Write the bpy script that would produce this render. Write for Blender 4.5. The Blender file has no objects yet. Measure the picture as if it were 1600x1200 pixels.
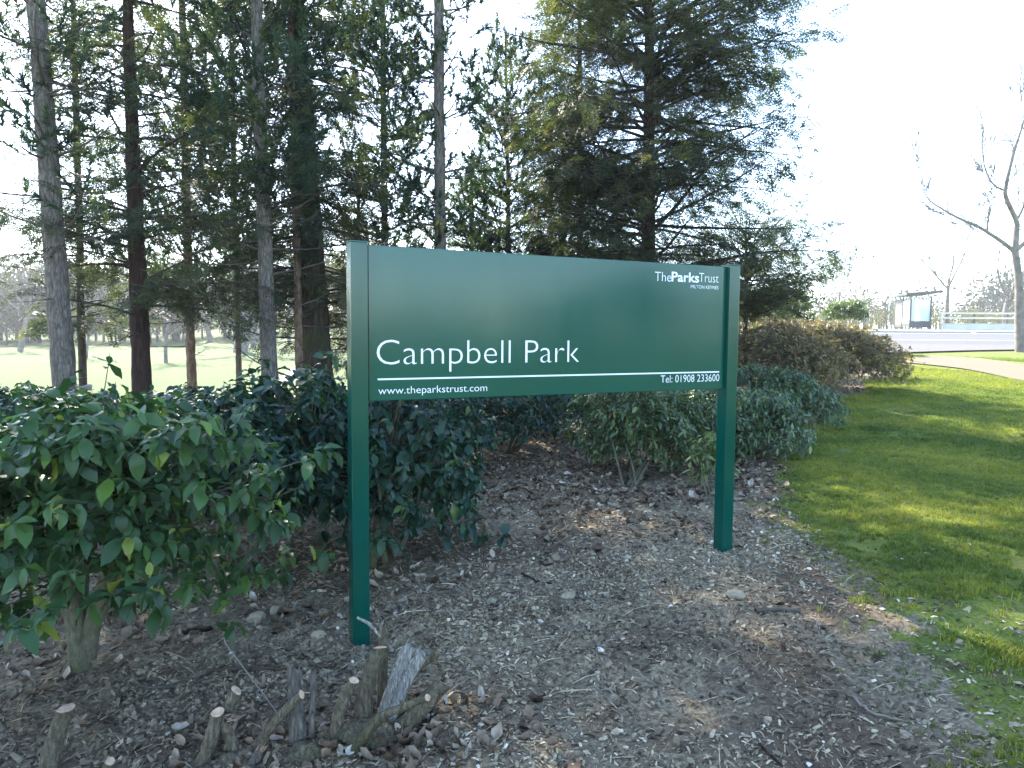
import bpy, bmesh, math
import numpy as np
from mathutils import Vector, Matrix
R = math.radians
sc = bpy.context.scene
COL = sc.collection
PI = math.pi

# ------------------------------------------------------------------ camera
F = 1150.0; PITCH = R(4.0); ROLL = R(0.45); CZ = 1.6
cp, sp, cr, sr = math.cos(PITCH), math.sin(PITCH), math.cos(ROLL), math.sin(ROLL)
fwd = np.array([0, cp, -sp]); upv = np.array([0, sp, cp]); rgt = np.array([1.0, 0, 0])
camR = rgt*cr + upv*sr          # image +x
camU = upv*cr - rgt*sr          # image up
CAM = np.array([0, 0, CZ])
def ray(px, py):
    # direction with unit depth for a point of the 1600 x 1200 photograph
    return fwd + camR*((px-800)/F) - camU*((py-600)/F)
def P(px, py, d):
    return CAM + ray(px, py)*d
cam_d = bpy.data.cameras.new('camera'); cam = bpy.data.objects.new('camera', cam_d); COL.objects.link(cam)
cam_d.sensor_width = 36; cam_d.lens = 36*F/1600; cam_d.clip_end = 3000; cam_d.clip_start = .05
M = Matrix((tuple(camR)+(0,), tuple(camU)+(0,), tuple(-fwd)+(CZ,), (0, 0, 0, 1))).to_3x3()
M = Matrix(((camR[0], camU[0], -fwd[0]), (camR[1], camU[1], -fwd[1]), (camR[2], camU[2], -fwd[2])))
cam.matrix_world = Matrix.Translation((0, 0, CZ)) @ M.to_4x4()
sc.camera = cam

# ------------------------------------------------------------------ noise
def hsh(ix, iy, seed):
    h = (ix*374761393 + iy*668265263 + seed*974711) & 0x7fffffff
    h = ((h ^ (h >> 13))*1274126177) & 0x7fffffff
    return ((h ^ (h >> 16)) & 0xffff)/65535.0
def vnoise(x, y, seed=0):
    x = np.asarray(x, float); y = np.asarray(y, float)
    ix = np.floor(x).astype(np.int64); iy = np.floor(y).astype(np.int64)
    fx = x-ix; fy = y-iy; fx = fx*fx*(3-2*fx); fy = fy*fy*(3-2*fy)
    a = hsh(ix, iy, seed); b = hsh(ix+1, iy, seed); c = hsh(ix, iy+1, seed); d = hsh(ix+1, iy+1, seed)
    return (a*(1-fx)+b*fx)*(1-fy)+(c*(1-fx)+d*fx)*fy-.5
def sstep(a, b, x):
    t = np.clip((np.asarray(x, float)-a)/(b-a), 0, 1); return t*t*(3-2*t)

# ------------------------------------------------------------------ terrain
SX, SY = -.706, 3.596; AZ = R(63.32)
U = np.array([math.sin(AZ), math.cos(AZ), 0]); N = np.array([math.cos(AZ), -math.sin(AZ), 0])
def terr(x, y):
    x = np.asarray(x, float); y = np.asarray(y, float)
    s = (x-SX)*U[0]+(y-SY)*U[1]
    z = .069+.078*np.where(s > 0, 3.2*np.tanh(s/3.2)*1.0, 2.0*np.tanh(s/2.0))
    t = x/np.maximum(y, 1.0)
    w = sstep(-.15, .35, t)
    d = np.maximum(y-5, 0)
    ramp = np.interp(y, [5, 10, 17, 22, 30, 42, 56, 90, 200], [0, .10, .29, .48, .74, 1.16, 1.78, 2.1, 2.2])
    z = z+ramp*w
    hill = 5.5*sstep(55, 150, y)*sstep(-.02, -.14, t)*(1-.45*sstep(-.30, -.55, t))
    return z + hill*1.0 - .15*sstep(0, 9, -x)*(1-sstep(40, 80, y))
def bumps(x, y):
    near = 1-sstep(9, 16, np.hypot(x, y))
    s = (x-SX)*U[0]+(y-SY)*U[1]; q = (x-SX)*N[0]+(y-SY)*N[1]
    mound = np.exp(-(q/.45)**2)*sstep(-1.0, -.2, s)*(1-sstep(2.4, 3.2, s))
    b = .05*vnoise(x*1.7, y*1.7, 1)+.03*vnoise(x*4, y*4, 2)+(.022+.03*mound)*vnoise(x*9, y*9, 3)+(.01+.018*mound)*vnoise(x*21, y*21, 4)
    return near*(b+.035*mound*(1-np.exp(-((s)/.25)**2)*.9)*(1-np.exp(-((s-2.32)/.25)**2)*.9))
def lawnmask_soft(x, y):
    return inpoly_bed(x, y)
def G(px, py):
    r = ray(px, py); lo = .5
    ds = np.concatenate([np.arange(1.0, 30, .01), np.arange(30, 400, .2)])
    pts = CAM[None]+ds[:, None]*r[None]
    below = pts[:, 2] < terr(pts[:, 0], pts[:, 1])
    i = int(np.argmax(below)) if below.any() else len(ds)-1
    return pts[i]
def inpoly(poly, x, y):
    x = np.asarray(x); y = np.asarray(y); ins = np.zeros(x.shape, bool); n = len(poly)
    for i in range(n):
        x1, y1 = poly[i]; x2, y2 = poly[(i+1) % n]
        c = ((y1 > y) != (y2 > y)) & (x < (x2-x1)*(y-y1)/((y2-y1) if y2 != y1 else 1e-9)+x1)
        ins ^= c
    return ins
edge = [G(*p)[:2] for p in ((1600, 1195), (1470, 1085), (1436, 985), (1338, 885), (1240, 815), (1208, 750), (1222, 705), (1285, 650), (1335, 612), (1400, 577))]
BED = [(-14, -3), (-.5, -1.5), (1.0, 1.0)]+[tuple(e) for e in edge]+[(9.2, 20), (9.5, 27), (0, 24), (-6, 17), (-13, 14), (-22, 6)]
def is_bed(x, y):
    near = np.hypot(x, y) < 14
    jx = np.where(near, .12*vnoise(x*2.1, y*2.1, 11)+.20*vnoise(x*9, y*9, 12)+.1*vnoise(x*23, y*23, 17), .5*vnoise(x*.8, y*.8, 5))
    jy = np.where(near, .12*vnoise(x*2.1, y*2.1, 13)+.20*vnoise(x*9, y*9, 14)+.1*vnoise(x*23, y*23, 18), .5*vnoise(x*.8, y*.8, 6))
    return inpoly(BED, x+jx, y+jy)

# ------------------------------------------------------------------ objects
def tag(o, label=None, cat=None, group=None, kind=None):
    if label: o['label'] = label
    if cat: o['category'] = cat
    if group: o['group'] = group
    if kind: o['kind'] = kind
    return o
def empty(name, loc, label, cat, group=None):
    o = bpy.data.objects.new(name, None); COL.objects.link(o); o.location = loc; o.empty_display_size = .2
    tag(o, label, cat, group); return o
class Geo:
    def __init__(s): s.v = []; s.f3 = []; s.f4 = []; s.t = []; s.n = 0
    def add(s, v, f3=None, f4=None, t=.5):
        v = np.asarray(v, float).reshape(-1, 3)
        if f3 is not None and len(f3): s.f3.append(np.asarray(f3, np.int64).reshape(-1, 3)+s.n)
        if f4 is not None and len(f4): s.f4.append(np.asarray(f4, np.int64).reshape(-1, 4)+s.n)
        s.v.append(v); s.t.append(np.broadcast_to(np.asarray(t, float), (len(v),))); s.n += len(v)
    def inst(s, tpl, pos, rot, scale, t):
        tv, f3, f4 = tpl; n = len(pos); k = len(tv)
        if n == 0: return
        sc_ = np.asarray(scale, float)
        if sc_.ndim == 1: sc_ = sc_[:, None]
        loc = tv[None]*sc_[:, None, :]                       # n k 3
        v = np.einsum('nij,nkj->nki', rot, loc)+pos[:, None]
        off = (np.arange(n)*k)[:, None, None]
        s.add(v.reshape(-1, 3), (f3[None]+off).reshape(-1, 3) if len(f3) else None, (f4[None]+off).reshape(-1, 4) if len(f4) else None, np.repeat(t, k))
    def build(s, name, mat, parent=None, smooth=False):
        me = bpy.data.meshes.new(name)
        v = np.concatenate(s.v) if s.v else np.zeros((0, 3))
        if parent is not None: v = v-np.array(parent_loc(parent))
        f3 = np.concatenate(s.f3) if s.f3 else np.zeros((0, 3), np.int64)
        f4 = np.concatenate(s.f4) if s.f4 else np.zeros((0, 4), np.int64)
        me.vertices.add(len(v)); me.vertices.foreach_set('co', v.astype(np.float32).ravel())
        li = np.concatenate([f3.ravel(), f4.ravel()]); me.loops.add(len(li)); me.loops.foreach_set('vertex_index', li.astype(np.int32))
        ls = np.concatenate([np.arange(len(f3))*3, len(f3)*3+np.arange(len(f4))*4])
        me.polygons.add(len(ls)); me.polygons.foreach_set('loop_start', ls.astype(np.int32))
        me.polygons.foreach_set('use_smooth', np.full(len(ls), smooth))
        a = me.attributes.new('tint', 'FLOAT', 'POINT'); a.data.foreach_set('value', np.concatenate(s.t).astype(np.float32) if s.t else np.zeros(0, np.float32))
        me.update(calc_edges=True)
        if mat: me.materials.append(mat)
        o = bpy.data.objects.new(name, me); COL.objects.link(o)
        if parent is not None: o.parent = parent
        return o
def parent_loc(p):
    l = np.array(p.location)
    while p.parent is not None: p = p.parent; l = l+np.array(p.location)
    return l
def unit(v):
    v = np.asarray(v, float); return v/np.maximum(np.linalg.norm(v, axis=-1, keepdims=True), 1e-9)
def frames(d, roll=None, up=(0, 0, 1)):
    # rotation matrices whose x axis is d; z as near up as it can be, then rolled about x
    d = unit(d); upn = np.broadcast_to(np.asarray(up, float), d.shape)
    y = np.cross(upn, d); bad = np.linalg.norm(y, axis=1) < 1e-3; y[bad] = (0, 1, 0); y = unit(y); z = np.cross(d, y)
    if roll is not None:
        c, s_ = np.cos(roll)[:, None], np.sin(roll)[:, None]; y, z = y*c+z*s_, z*c-y*s_
    return np.stack([d, y, z], axis=2)
def tube(g, pts, rad, n=6, t=.5, cap=False, rough=0, rng=None):
    pts = np.asarray(pts, float); rad = np.asarray(rad, float); m = len(pts)
    tg = np.gradient(pts, axis=0); tg = unit(tg)
    ref = np.array([1.0, 0, 0]) if abs(tg[0][0]) < .7 else np.array([0, 1.0, 0])
    a = unit(np.cross(tg, ref)); b = np.cross(tg, a)
    th = np.arange(n)*2*PI/n
    rr = np.broadcast_to(rad[:, None], (m, n)).copy()
    if rough: rr *= 1+rough*rng.uniform(-1, 1, (m, n))
    v = pts[:, None]+rr[:, :, None]*(np.cos(th)[None, :, None]*a[:, None]+np.sin(th)[None, :, None]*b[:, None])
    i = np.arange(m-1)[:, None]*n; j = np.arange(n)[None]; k = (j+1) % n
    f4 = np.stack([i+j, i+k, i+n+k, i+n+j], axis=2).reshape(-1, 4)
    v = v.reshape(-1, 3); f3 = []
    if cap:
        v = np.vstack([v, pts[-1]]); e = (m-1)*n
        f3 = [(e+q, e+(q+1) % n, m*n) for q in range(n)]
    g.add(v, f3 if len(f3) else None, f4, t)
def curve(pts, m):
    # smooth (Catmull-Rom) resampling
    p = np.asarray(pts, float); q = np.vstack([2*p[0]-p[1], p, 2*p[-1]-p[-2]]); n = len(p)-1
    u = np.linspace(0, n-1e-6, m); i = u.astype(int); f = (u-i)[:, None]
    a, b, c, d = q[i], q[i+1], q[i+2], q[i+3]
    return .5*(2*b+(c-a)*f+(2*a-5*b+4*c-d)*f**2+(3*b-a-3*c+d)*f**3)
def boxes(name, mat, lst, parent=None, bevel=0, frame=None):
    # lst of (centre, half sizes); frame = 3x3 axes (columns), one mesh
    bm = bmesh.new()
    base = np.zeros(3) if parent is None else parent_loc(parent)
    fr = np.eye(3) if frame is None else frame
    for c, h in lst:
        vs = [bm.verts.new(tuple(np.asarray(c)+fr @ (np.array(s_)*np.asarray(h))-base)) for s_ in
              ((-1, -1, -1), (1, -1, -1), (1, 1, -1), (-1, 1, -1), (-1, -1, 1), (1, -1, 1), (1, 1, 1), (-1, 1, 1))]
        for f in ((3, 2, 1, 0), (4, 5, 6, 7), (0, 1, 5, 4), (1, 2, 6, 5), (2, 3, 7, 6), (3, 0, 4, 7)): bm.faces.new([vs[k] for k in f])
    bmesh.ops.recalc_face_normals(bm, faces=bm.faces)
    if bevel: bmesh.ops.bevel(bm, geom=list(bm.edges), offset=bevel, segments=2, affect='EDGES', profile=.6)
    me = bpy.data.meshes.new(name); bm.to_mesh(me); bm.free()
    if mat: me.materials.append(mat)
    o = bpy.data.objects.new(name, me); COL.objects.link(o)
    if parent is not None: o.parent = parent
    return o
def copy_tree(o, parent=None):
    c = o.copy(); COL.objects.link(c); c.parent = parent
    for ch in list(o.children): copy_tree(ch, c)
    return c

# ------------------------------------------------------------------ materials
def nodes(name):
    m = bpy.data.materials.new(name); m.use_nodes = True; nt = m.node_tree
    return m, nt, nt.nodes, nt.links, nt.nodes['Principled BSDF']
def ramp(nt, fac, stops):
    r = nt.nodes.new('ShaderNodeValToRGB'); e = r.color_ramp.elements
    while len(e) < len(stops): e.new(.5)
    for k, (p, c) in enumerate(stops): e[k].position = p; e[k].color = (*c, 1)
    nt.links.new(fac, r.inputs[0]); return r.outputs[0]
def tex(nt, kind, scale, vec=None, detail=4, rough=.55, stretch=None, coord='Object'):
    tc = nt.nodes.new('ShaderNodeTexCoord'); v = tc.outputs[coord]
    if stretch:
        mp = nt.nodes.new('ShaderNodeMapping'); mp.inputs['Scale'].default_value = stretch; nt.links.new(v, mp.inputs[0]); v = mp.outputs[0]
    t = nt.nodes.new('ShaderNodeTexNoise' if kind == 'noise' else 'ShaderNodeTexVoronoi')
    t.inputs['Scale'].default_value = scale
    if kind == 'noise': t.inputs['Detail'].default_value = detail; t.inputs['Roughness'].default_value = rough
    nt.links.new(v, t.inputs['Vector']); return t
def mixc(nt, fac, a, b, mode='MIX'):
    m = nt.nodes.new('ShaderNodeMix'); m.data_type = 'RGBA'; m.blend_type = mode
    for s_, x in ((0, fac), (6, a), (7, b)):
        if hasattr(x, 'links'): nt.links.new(x, m.inputs[s_])
        elif s_ == 0: m.inputs[0].default_value = x
        else: m.inputs[s_].default_value = (*x, 1)
    return m.outputs[2]
def bump(nt, h, bs, strength=.4, dist=.02):
    b = nt.nodes.new('ShaderNodeBump'); b.inputs['Strength'].default_value = strength; b.inputs['Distance'].default_value = dist
    nt.links.new(h, b.inputs['Height']); nt.links.new(b.outputs[0], bs.inputs['Normal'])
def plain(name, col, rough=.6, var=.25, scale=6, spec=.5, metal=0, bmp=0):
    m, nt, nd, lk, bs = nodes(name)
    n = tex(nt, 'noise', scale)
    lk.new(ramp(nt, n.outputs[0], [(.3, tuple(c*(1-var) for c in col)), (.7, tuple(min(1, c*(1+var)) for c in col))]), bs.inputs['Base Color'])
    bs.inputs['Roughness'].default_value = rough; bs.inputs['Specular IOR Level'].default_value = spec; bs.inputs['Metallic'].default_value = metal
    if bmp: bump(nt, n.outputs[0], bs, bmp, .01)
    return m
def leafmat(name, stops, rough=.4, trans=.3, spec=.5, tcol=1.6, patch=0):
    m, nt, nd, lk, bs = nodes(name)
    at = nd.new('ShaderNodeAttribute'); at.attribute_name = 'tint'
    c = ramp(nt, at.outputs['Fac'], stops)
    if patch:
        n = tex(nt, 'noise', patch); c = mixc(nt, .5, c, ramp(nt, n.outputs[0], [(.35, (.35, .4, .35)), (.65, (1, 1, .9))]), 'MULTIPLY')
    lk.new(c, bs.inputs['Base Color']); bs.inputs['Roughness'].default_value = rough; bs.inputs['Specular IOR Level'].default_value = spec
    if trans:
        tr = nd.new('ShaderNodeBsdfTranslucent'); mx = nd.new('ShaderNodeMixShader'); mx.inputs[0].default_value = trans
        lk.new(mixc(nt, 1.0, c, (tcol, tcol*1.1, tcol*.5), 'MULTIPLY'), tr.inputs[0])
        lk.new(bs.outputs[0], mx.inputs[1]); lk.new(tr.outputs[0], mx.inputs[2]); lk.new(mx.outputs[0], nd['Material Output'].inputs[0])
    return m
def tintmat(name, stops, rough=.8, spec=.3, nscale=40, var=.35, interp='LINEAR'):
    m, nt, nd, lk, bs = nodes(name)
    at = nd.new('ShaderNodeAttribute'); at.attribute_name = 'tint'
    c = ramp(nt, at.outputs['Fac'], stops)
    n = tex(nt, 'noise', nscale); c = mixc(nt, var, c, ramp(nt, n.outputs[0], [(.3, (.35, .35, .35)), (.7, (1.25, 1.25, 1.25))]), 'MULTIPLY')
    lk.new(c, bs.inputs['Base Color']); bs.inputs['Roughness'].default_value = rough; bs.inputs['Specular IOR Level'].default_value = spec
    return m
def barkmat(name, dark, mid, light, sx=26, sz=5.5, strength=.9, moss=None, crk=.55):
    m, nt, nd, lk, bs = nodes(name)
    n = tex(nt, 'noise', 1, stretch=(sx*1.6, sx*1.6, sz*1.6), detail=8, rough=.7)
    v = tex(nt, 'voronoi', 1, stretch=(sx, sx, sz)); v.feature = 'DISTANCE_TO_EDGE'
    src = v.inputs['Vector'].links[0].from_socket; wn = tex(nt, 'noise', 1, stretch=(sx*.7, sx*.7, sz*.9), detail=5, rough=.7)
    va = nd.new('ShaderNodeVectorMath'); va.operation = 'MULTIPLY_ADD'; lk.new(wn.outputs['Color'], va.inputs[0]); va.inputs[1].default_value = (1.5, 1.5, 1.5); lk.new(src, va.inputs[2]); lk.new(va.outputs[0], v.inputs['Vector'])
    # wobble the plate pattern
    c = ramp(nt, n.outputs[0], [(.28, dark), (.5, mid), (.72, light)])
    crack = ramp(nt, v.outputs[0], [(0, (.3, .3, .3)), (.14, (1, 1, 1))])
    c = mixc(nt, crk, c, crack, 'MULTIPLY')
    if moss:
        b = tex(nt, 'noise', 1.7, detail=3); c = mixc(nt, ramp(nt, b.outputs[0], [(.48, (0, 0, 0)), (.66, (.8, .8, .8))]), c, moss)
    lk.new(c, bs.inputs['Base Color']); bs.inputs['Roughness'].default_value = .9; bs.inputs['Specular IOR Level'].default_value = .2
    ad = nd.new('ShaderNodeMath'); ad.operation = 'ADD'; lk.new(n.outputs[0], ad.inputs[0])
    mm = nd.new('ShaderNodeMath'); mm.operation = 'MINIMUM'; mm.inputs[1].default_value = .2; lk.new(v.outputs[0], mm.inputs[0])
    m2 = nd.new('ShaderNodeMath'); m2.operation = 'MULTIPLY'; m2.inputs[1].default_value = 3; lk.new(mm.outputs[0], m2.inputs[0]); lk.new(m2.outputs[0], ad.inputs[1])
    bump(nt, ad.outputs[0], bs, strength, .02)
    return m

M_pinebark = barkmat('bark_grey', (.075, .06, .047), (.16, .135, .108), (.27, .235, .195))
M_redbark = barkmat('bark_red', (.018, .010, .007), (.045, .024, .016), (.085, .05, .033), 24, 1.8)
M_mossbark = barkmat('bark_mossy', (.025, .018, .011), (.06, .043, .026), (.105, .08, .05), 20, 1.3, moss=(.045, .062, .018))
M_orangebark = barkmat('bark_orange', (.10, .06, .04), (.2, .13, .085), (.32, .22, .15), 18, 5)
M_shrubbark = barkmat('bark_shrub', (.045, .042, .03), (.10, .095, .06), (.17, .155, .10), 26, 14, .5, moss=(.07, .075, .03), crk=0)
M_limb = plain('limb_bark', (.085, .07, .055), .9, .4, 9, .2)
M_limbdark = plain('limb_bark_dark', (.045, .035, .026), .9, .4, 9, .2)
M_barebark = plain('bare_bark', (.17, .145, .12), .9, .35, 5, .2, bmp=.4)
M_pine = leafmat('pine_needles', [(0, (.016, .028, .017)), (.5, (.036, .060, .034)), (.85, (.065, .09, .04)), (1, (.12, .12, .045))], .5, .33, .25, 1.7)
M_redw = leafmat('redwood_needles', [(0, (.018, .026, .014)), (.5, (.042, .054, .027)), (.85, (.078, .09, .04)), (1, (.10, .09, .045))], .55, .38, .22, 1.9)
M_olive = leafmat('olive_needles', [(0, (.03, .04, .012)), (.5, (.065, .078, .022)), (.85, (.10, .115, .03)), (1, (.13, .11, .035))], .5, .32, .35, 1.6)
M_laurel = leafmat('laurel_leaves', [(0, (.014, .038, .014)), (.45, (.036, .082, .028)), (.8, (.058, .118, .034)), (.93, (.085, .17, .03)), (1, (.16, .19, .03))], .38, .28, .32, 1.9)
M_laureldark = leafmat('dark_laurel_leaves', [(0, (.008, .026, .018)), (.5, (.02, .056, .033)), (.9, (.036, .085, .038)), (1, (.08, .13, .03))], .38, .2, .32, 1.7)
M_greyshrub = leafmat('grey_green_leaves', [(0, (.035, .065, .028)), (.5, (.085, .135, .06)), (.9, (.14, .19, .085)), (1, (.2, .2, .05))], .38, .18, .45, 1.5)
M_olivshrub = leafmat('shrub_leaves', [(0, (.035, .06, .022)), (.5, (.075, .12, .045)), (.9, (.125, .175, .065)), (1, (.22, .21, .05))], .34, .22, .5, 1.6)
M_sprig = leafmat('sprig_leaves', [(0, (.10, .15, .045)), (.6, (.19, .24, .085)), (1, (.34, .34, .15))], .45, .3, .4, 1.3)
M_brownhedge = leafmat('brown_leaves', [(0, (.12, .082, .046)), (.4, (.235, .165, .088)), (.75, (.26, .205, .085)), (1, (.38, .29, .17))], .6, .22, .3, 1.4, patch=1.5)
M_bright = leafmat('bright_leaves', [(0, (.05, .08, .022)), (.6, (.10, .14, .04)), (1, (.16, .19, .06))], .45, .35, .4, 1.4)
M_scrub = leafmat('scrub_twigs', [(0, (.10, .085, .055)), (.5, (.16, .14, .08)), (1, (.13, .16, .06))], .8, .2, .2, 1.2)
M_farwood = leafmat('far_wood_twigs', [(0, (.03, .034, .02)), (.5, (.055, .055, .033)), (1, (.055, .07, .028))], .8, .15, .2, 1.2)
M_chip = tintmat('wood_chips', [(0, (.045, .032, .02)), (.25, (.13, .098, .06)), (.6, (.31, .247, .155)), (.88, (.5, .42, .28)), (1, (.68, .6, .44))], .85, .25, 60, .4)
M_soil = tintmat('soil_crumbs', [(0, (.085, .068, .043)), (.5, (.225, .187, .12)), (.9, (.38, .33, .23)), (1, (.68, .64, .54))], .95, .15, 45, .45)
M_litter = tintmat('leaf_litter', [(0, (.06, .038, .024)), (.35, (.15, .10, .06)), (.7, (.27, .2, .13)), (.9, (.4, .33, .24)), (1, (.46, .41, .33))], .7, .3, 30, .5)

# ------------------------------------------------------------------ sky, sun
SUN_AZ, SUN_EL = R(-26), R(36)          # to the left of straight ahead
w = bpy.data.worlds.new('World'); sc.world = w; w.use_nodes = True
nt = w.node_tree; sky = nt.nodes.new('ShaderNodeTexSky'); sky.sky_type = 'NISHITA'; sky.sun_disc = False
sky.sun_elevation = SUN_EL; sky.sun_rotation = SUN_AZ; sky.dust_density = .5; sky.air_density = .9; sky.ozone_density = 1.9; sky.altitude = 100
nt.links.new(sky.outputs[0], nt.nodes['Background'].inputs[0]); nt.nodes['Background'].inputs[1].default_value = .15
sd = bpy.data.lights.new('sun', 'SUN'); sd.energy = 4.2; sd.angle = R(.53); sd.color = (1, .93, .82)
so = bpy.data.objects.new('sun', sd); COL.objects.link(so)
sv = Vector((math.sin(SUN_AZ)*math.cos(SUN_EL), math.cos(SUN_AZ)*math.cos(SUN_EL), math.sin(SUN_EL)))
so.rotation_euler = (-sv).to_track_quat('-Z', 'Y').to_euler(); so.location = (0, 0, 30)
sc.view_settings.view_transform = 'Standard'; sc.view_settings.look = 'None'; sc.view_settings.exposure = 2.68; sc.view_settings.gamma = 1
sc.cycles.use_denoising = True; sc.cycles.max_bounces = 6; sc.cycles.transparent_max_bounces = 8; sc.cycles.sample_clamp_indirect = 8
sc.cycles.volume_bounces = 0

# ------------------------------------------------------------------ ground sheet
def axis(lo, hi, step, far_lo, far_hi, k=1.045):
    a = list(np.arange(lo, hi, step)); s_ = step; x = a[-1]
    while x < far_hi: s_ *= k; x += s_; a.append(x)
    s_ = step; x = a[0]; b = []
    while x > far_lo: s_ *= k*1.03; x -= s_; b.append(x)
    return np.array(b[::-1]+a)
gx = axis(-3.6, 4.6, .028, -200, 240); gy = axis(1.2, 8.5, .028, -110, 330, 1.04)
X, Y = np.meshgrid(gx, gy); Z = terr(X, Y)+bumps(X, Y)
nx, ny = len(gx), len(gy)
V = np.stack([X, Y, Z], 2).reshape(-1, 3)
i = np.arange(ny-1)[:, None]*nx+np.arange(nx-1)[None]
Fq = np.stack([i, i+1, i+nx+1, i+nx], 2).reshape(-1, 4)
cxy = V[Fq].mean(1); bed = is_bed(cxy[:, 0], cxy[:, 1])
meadow = (~bed) & (cxy[:, 0] < .22*cxy[:, 1]-1) & (cxy[:, 1] > 8)
meadow |= (~bed) & (cxy[:, 0] < -8)

def groundmat(name, kind):
    m, nt, nd, lk, bs = nodes(name)
    if kind == 'bed':
        a = tex(nt, 'noise', 38, detail=6, rough=.7); b = tex(nt, 'noise', 1.3, detail=3); v = tex(nt, 'voronoi', 55)
        c = ramp(nt, a.outputs[0], [(.3, (.06, .046, .029)), (.5, (.18, .145, .092)), (.7, (.35, .29, .19))])
        c = mixc(nt, ramp(nt, b.outputs[0], [(.42, (0, 0, 0)), (.62, (.7, .7, .7))]), c, (.075, .046, .026))
        lk.new(c, bs.inputs['Base Color']); bump(nt, a.outputs[0], bs, .8, .012)
    else:
        a = tex(nt, 'noise', 55, detail=5, rough=.7); b = tex(nt, 'noise', 1.1, detail=4, rough=.6); d = tex(nt, 'noise', .33, detail=2)
        if kind == 'lawn': s1 = [(.32, (.042, .068, .014)), (.5, (.105, .145, .022)), (.68, (.18, .19, .035))]; s2 = (.17, .145, .03)
        else: s1 = [(.3, (.03, .055, .010)), (.5, (.05, .085, .014)), (.7, (.075, .105, .02))]; s2 = (.07, .085, .02)
        c = ramp(nt, a.outputs[0], s1)
        c = mixc(nt, ramp(nt, b.outputs[0], [(.45, (0, 0, 0)), (.7, (.75, .75, .75))]), c, s2)
        if kind == 'lawn':
            e = tex(nt, 'noise', 2.6, detail=5, rough=.65)
            c = mixc(nt, ramp(nt, e.outputs[0], [(.55, (0, 0, 0)), (.68, (.7, .7, .7))]), c, (.075, .055, .03))
        lk.new(c, bs.inputs['Base Color']); bump(nt, a.outputs[0], bs, .7, .02)
    bs.inputs['Roughness'].default_value = .95; bs.inputs['Specular IOR Level'].default_value = .15
    return m
M_bed, M_lawn, M_meadow = groundmat('mulch_soil', 'bed'), groundmat('lawn_turf', 'lawn'), groundmat('meadow_turf', 'meadow')
for nm, mk, mt, kw in (('mulch_bed', bed & ~meadow, M_bed, 'soil'), ('lawn', ~bed & ~meadow, M_lawn, 'lawn'), ('meadow', meadow, M_meadow, 'meadow')):
    q = Fq[mk]; used = np.unique(q); mp = np.zeros(len(V), np.int64); mp[used] = np.arange(len(used))
    g = Geo(); g.add(V[used], None, mp[q]); o = g.build(nm, mt, None, True); o['kind'] = 'structure'

def strip(name, mat, left, right, lift, m=60, kind='structure'):
    # a sheet between two border lines laid over the terrain
    a = curve([(p[0], p[1], 0) for p in left], m); b = curve([(p[0], p[1], 0) for p in right], m)
    k = 9; g = Geo(); vs = []
    for s_ in np.linspace(0, 1, k):
        p = a*(1-s_)+b*s_; p[:, 2] = terr(p[:, 0], p[:, 1])+lift; vs.append(p)
    vs = np.array(vs).reshape(-1, 3); ii = np.arange(k-1)[:, None]*m+np.arange(m-1)[None]
    f = np.stack([ii, ii+1, ii+m+1, ii+m], 2).reshape(-1, 4)
    g.add(vs, None, f); o = g.build(name, mat, None, True)
    if kind: o['kind'] = kind
    return o
M_asphalt = plain('asphalt', (.072, .070, .066), .9, .3, 25, .3, bmp=.3)
M_path = plain('path_gravel', (.15, .112, .068), .95, .25, 20, .2, bmp=.3)
M_pave = plain('footway_paving', (.28, .265, .24), .9, .2, 10, .2)
M_white = plain('road_paint', (.7, .7, .68), .8, .12, 9)
M_kerb = plain('kerb_stone', (.36, .34, .31), .9, .15, 6)
g2 = lambda px, py: G(px, py)[:2]
strip('footpath', M_path, [g2(1404, 567), g2(1450, 571), g2(1520, 580), g2(1640, 605)], [g2(1404, 559), g2(1455, 557), g2(1530, 561), g2(1640, 578)], .03)
strip('road', M_asphalt, [(4, 30.5), (22, 30.5), (40, 31.5), (110, 36)], [(4, 47), (30, 48), (60, 50), (110, 55)], .05)
strip('lay_by', plain('gravelly_asphalt', (.11, .10, .09), .95, .35, 14, .2, bmp=.5), [(9.2, 24.0), (12, 25.4), (18, 28.4), (24, 30.2)], [(9.2, 33), (12, 33), (18, 33), (24, 33)], .062)
strip('footway', M_pave, [(4, 47.6), (30, 48.6), (60, 50.6), (110, 55.6)], [(4, 50.5), (30, 51.5), (60, 53), (110, 58)], .13)
strip('pale_path', plain('pale_path_paving', (.55, .52, .47), .9, .1, 5), [g2(392, 640), g2(425, 603), g2(470, 566), g2(492, 545)], [g2(420, 640), g2(442, 605), g2(480, 570), g2(497, 548)], .05)
for nm, ys in (('lane_line', (36.6, 37.6, 38.6, 42)), ('lane_edge_line', (45.6, 46.6, 48.6, 53.4))):
    strip(nm, M_white, [(4, ys[0]), (30, ys[1]), (60, ys[2]), (110, ys[3])], [(4, ys[0]+.16), (30, ys[1]+.16), (60, ys[2]+.16), (110, ys[3]+.16)], .075)
strip('give_way_line', M_white, [g2(1508, 519.5), g2(1516, 521.5), g2(1524, 524)], [g2(1511, 519), g2(1520, 521), g2(1530, 524)], .08, 8)
g = Geo()
for (a, b, yy) in ((4, 110, 0),):
    xs = np.linspace(4, 110, 60); ya = np.interp(xs, [4, 30, 60, 110], [47.3, 48.3, 50.3, 55.3]); zz = terr(xs, ya)+.15
    top = np.stack([xs, ya, zz], 1); n = len(xs)
    v = np.vstack([top-[0, .0, .14], top, top+[0, .3, 0], top+[0, .3, -.14]])
    f = [(r*n+k, r*n+k+1, (r+1)*n+k+1, (r+1)*n+k) for r in range(3) for k in range(n-1)]
    g.add(v, None, f)
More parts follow.
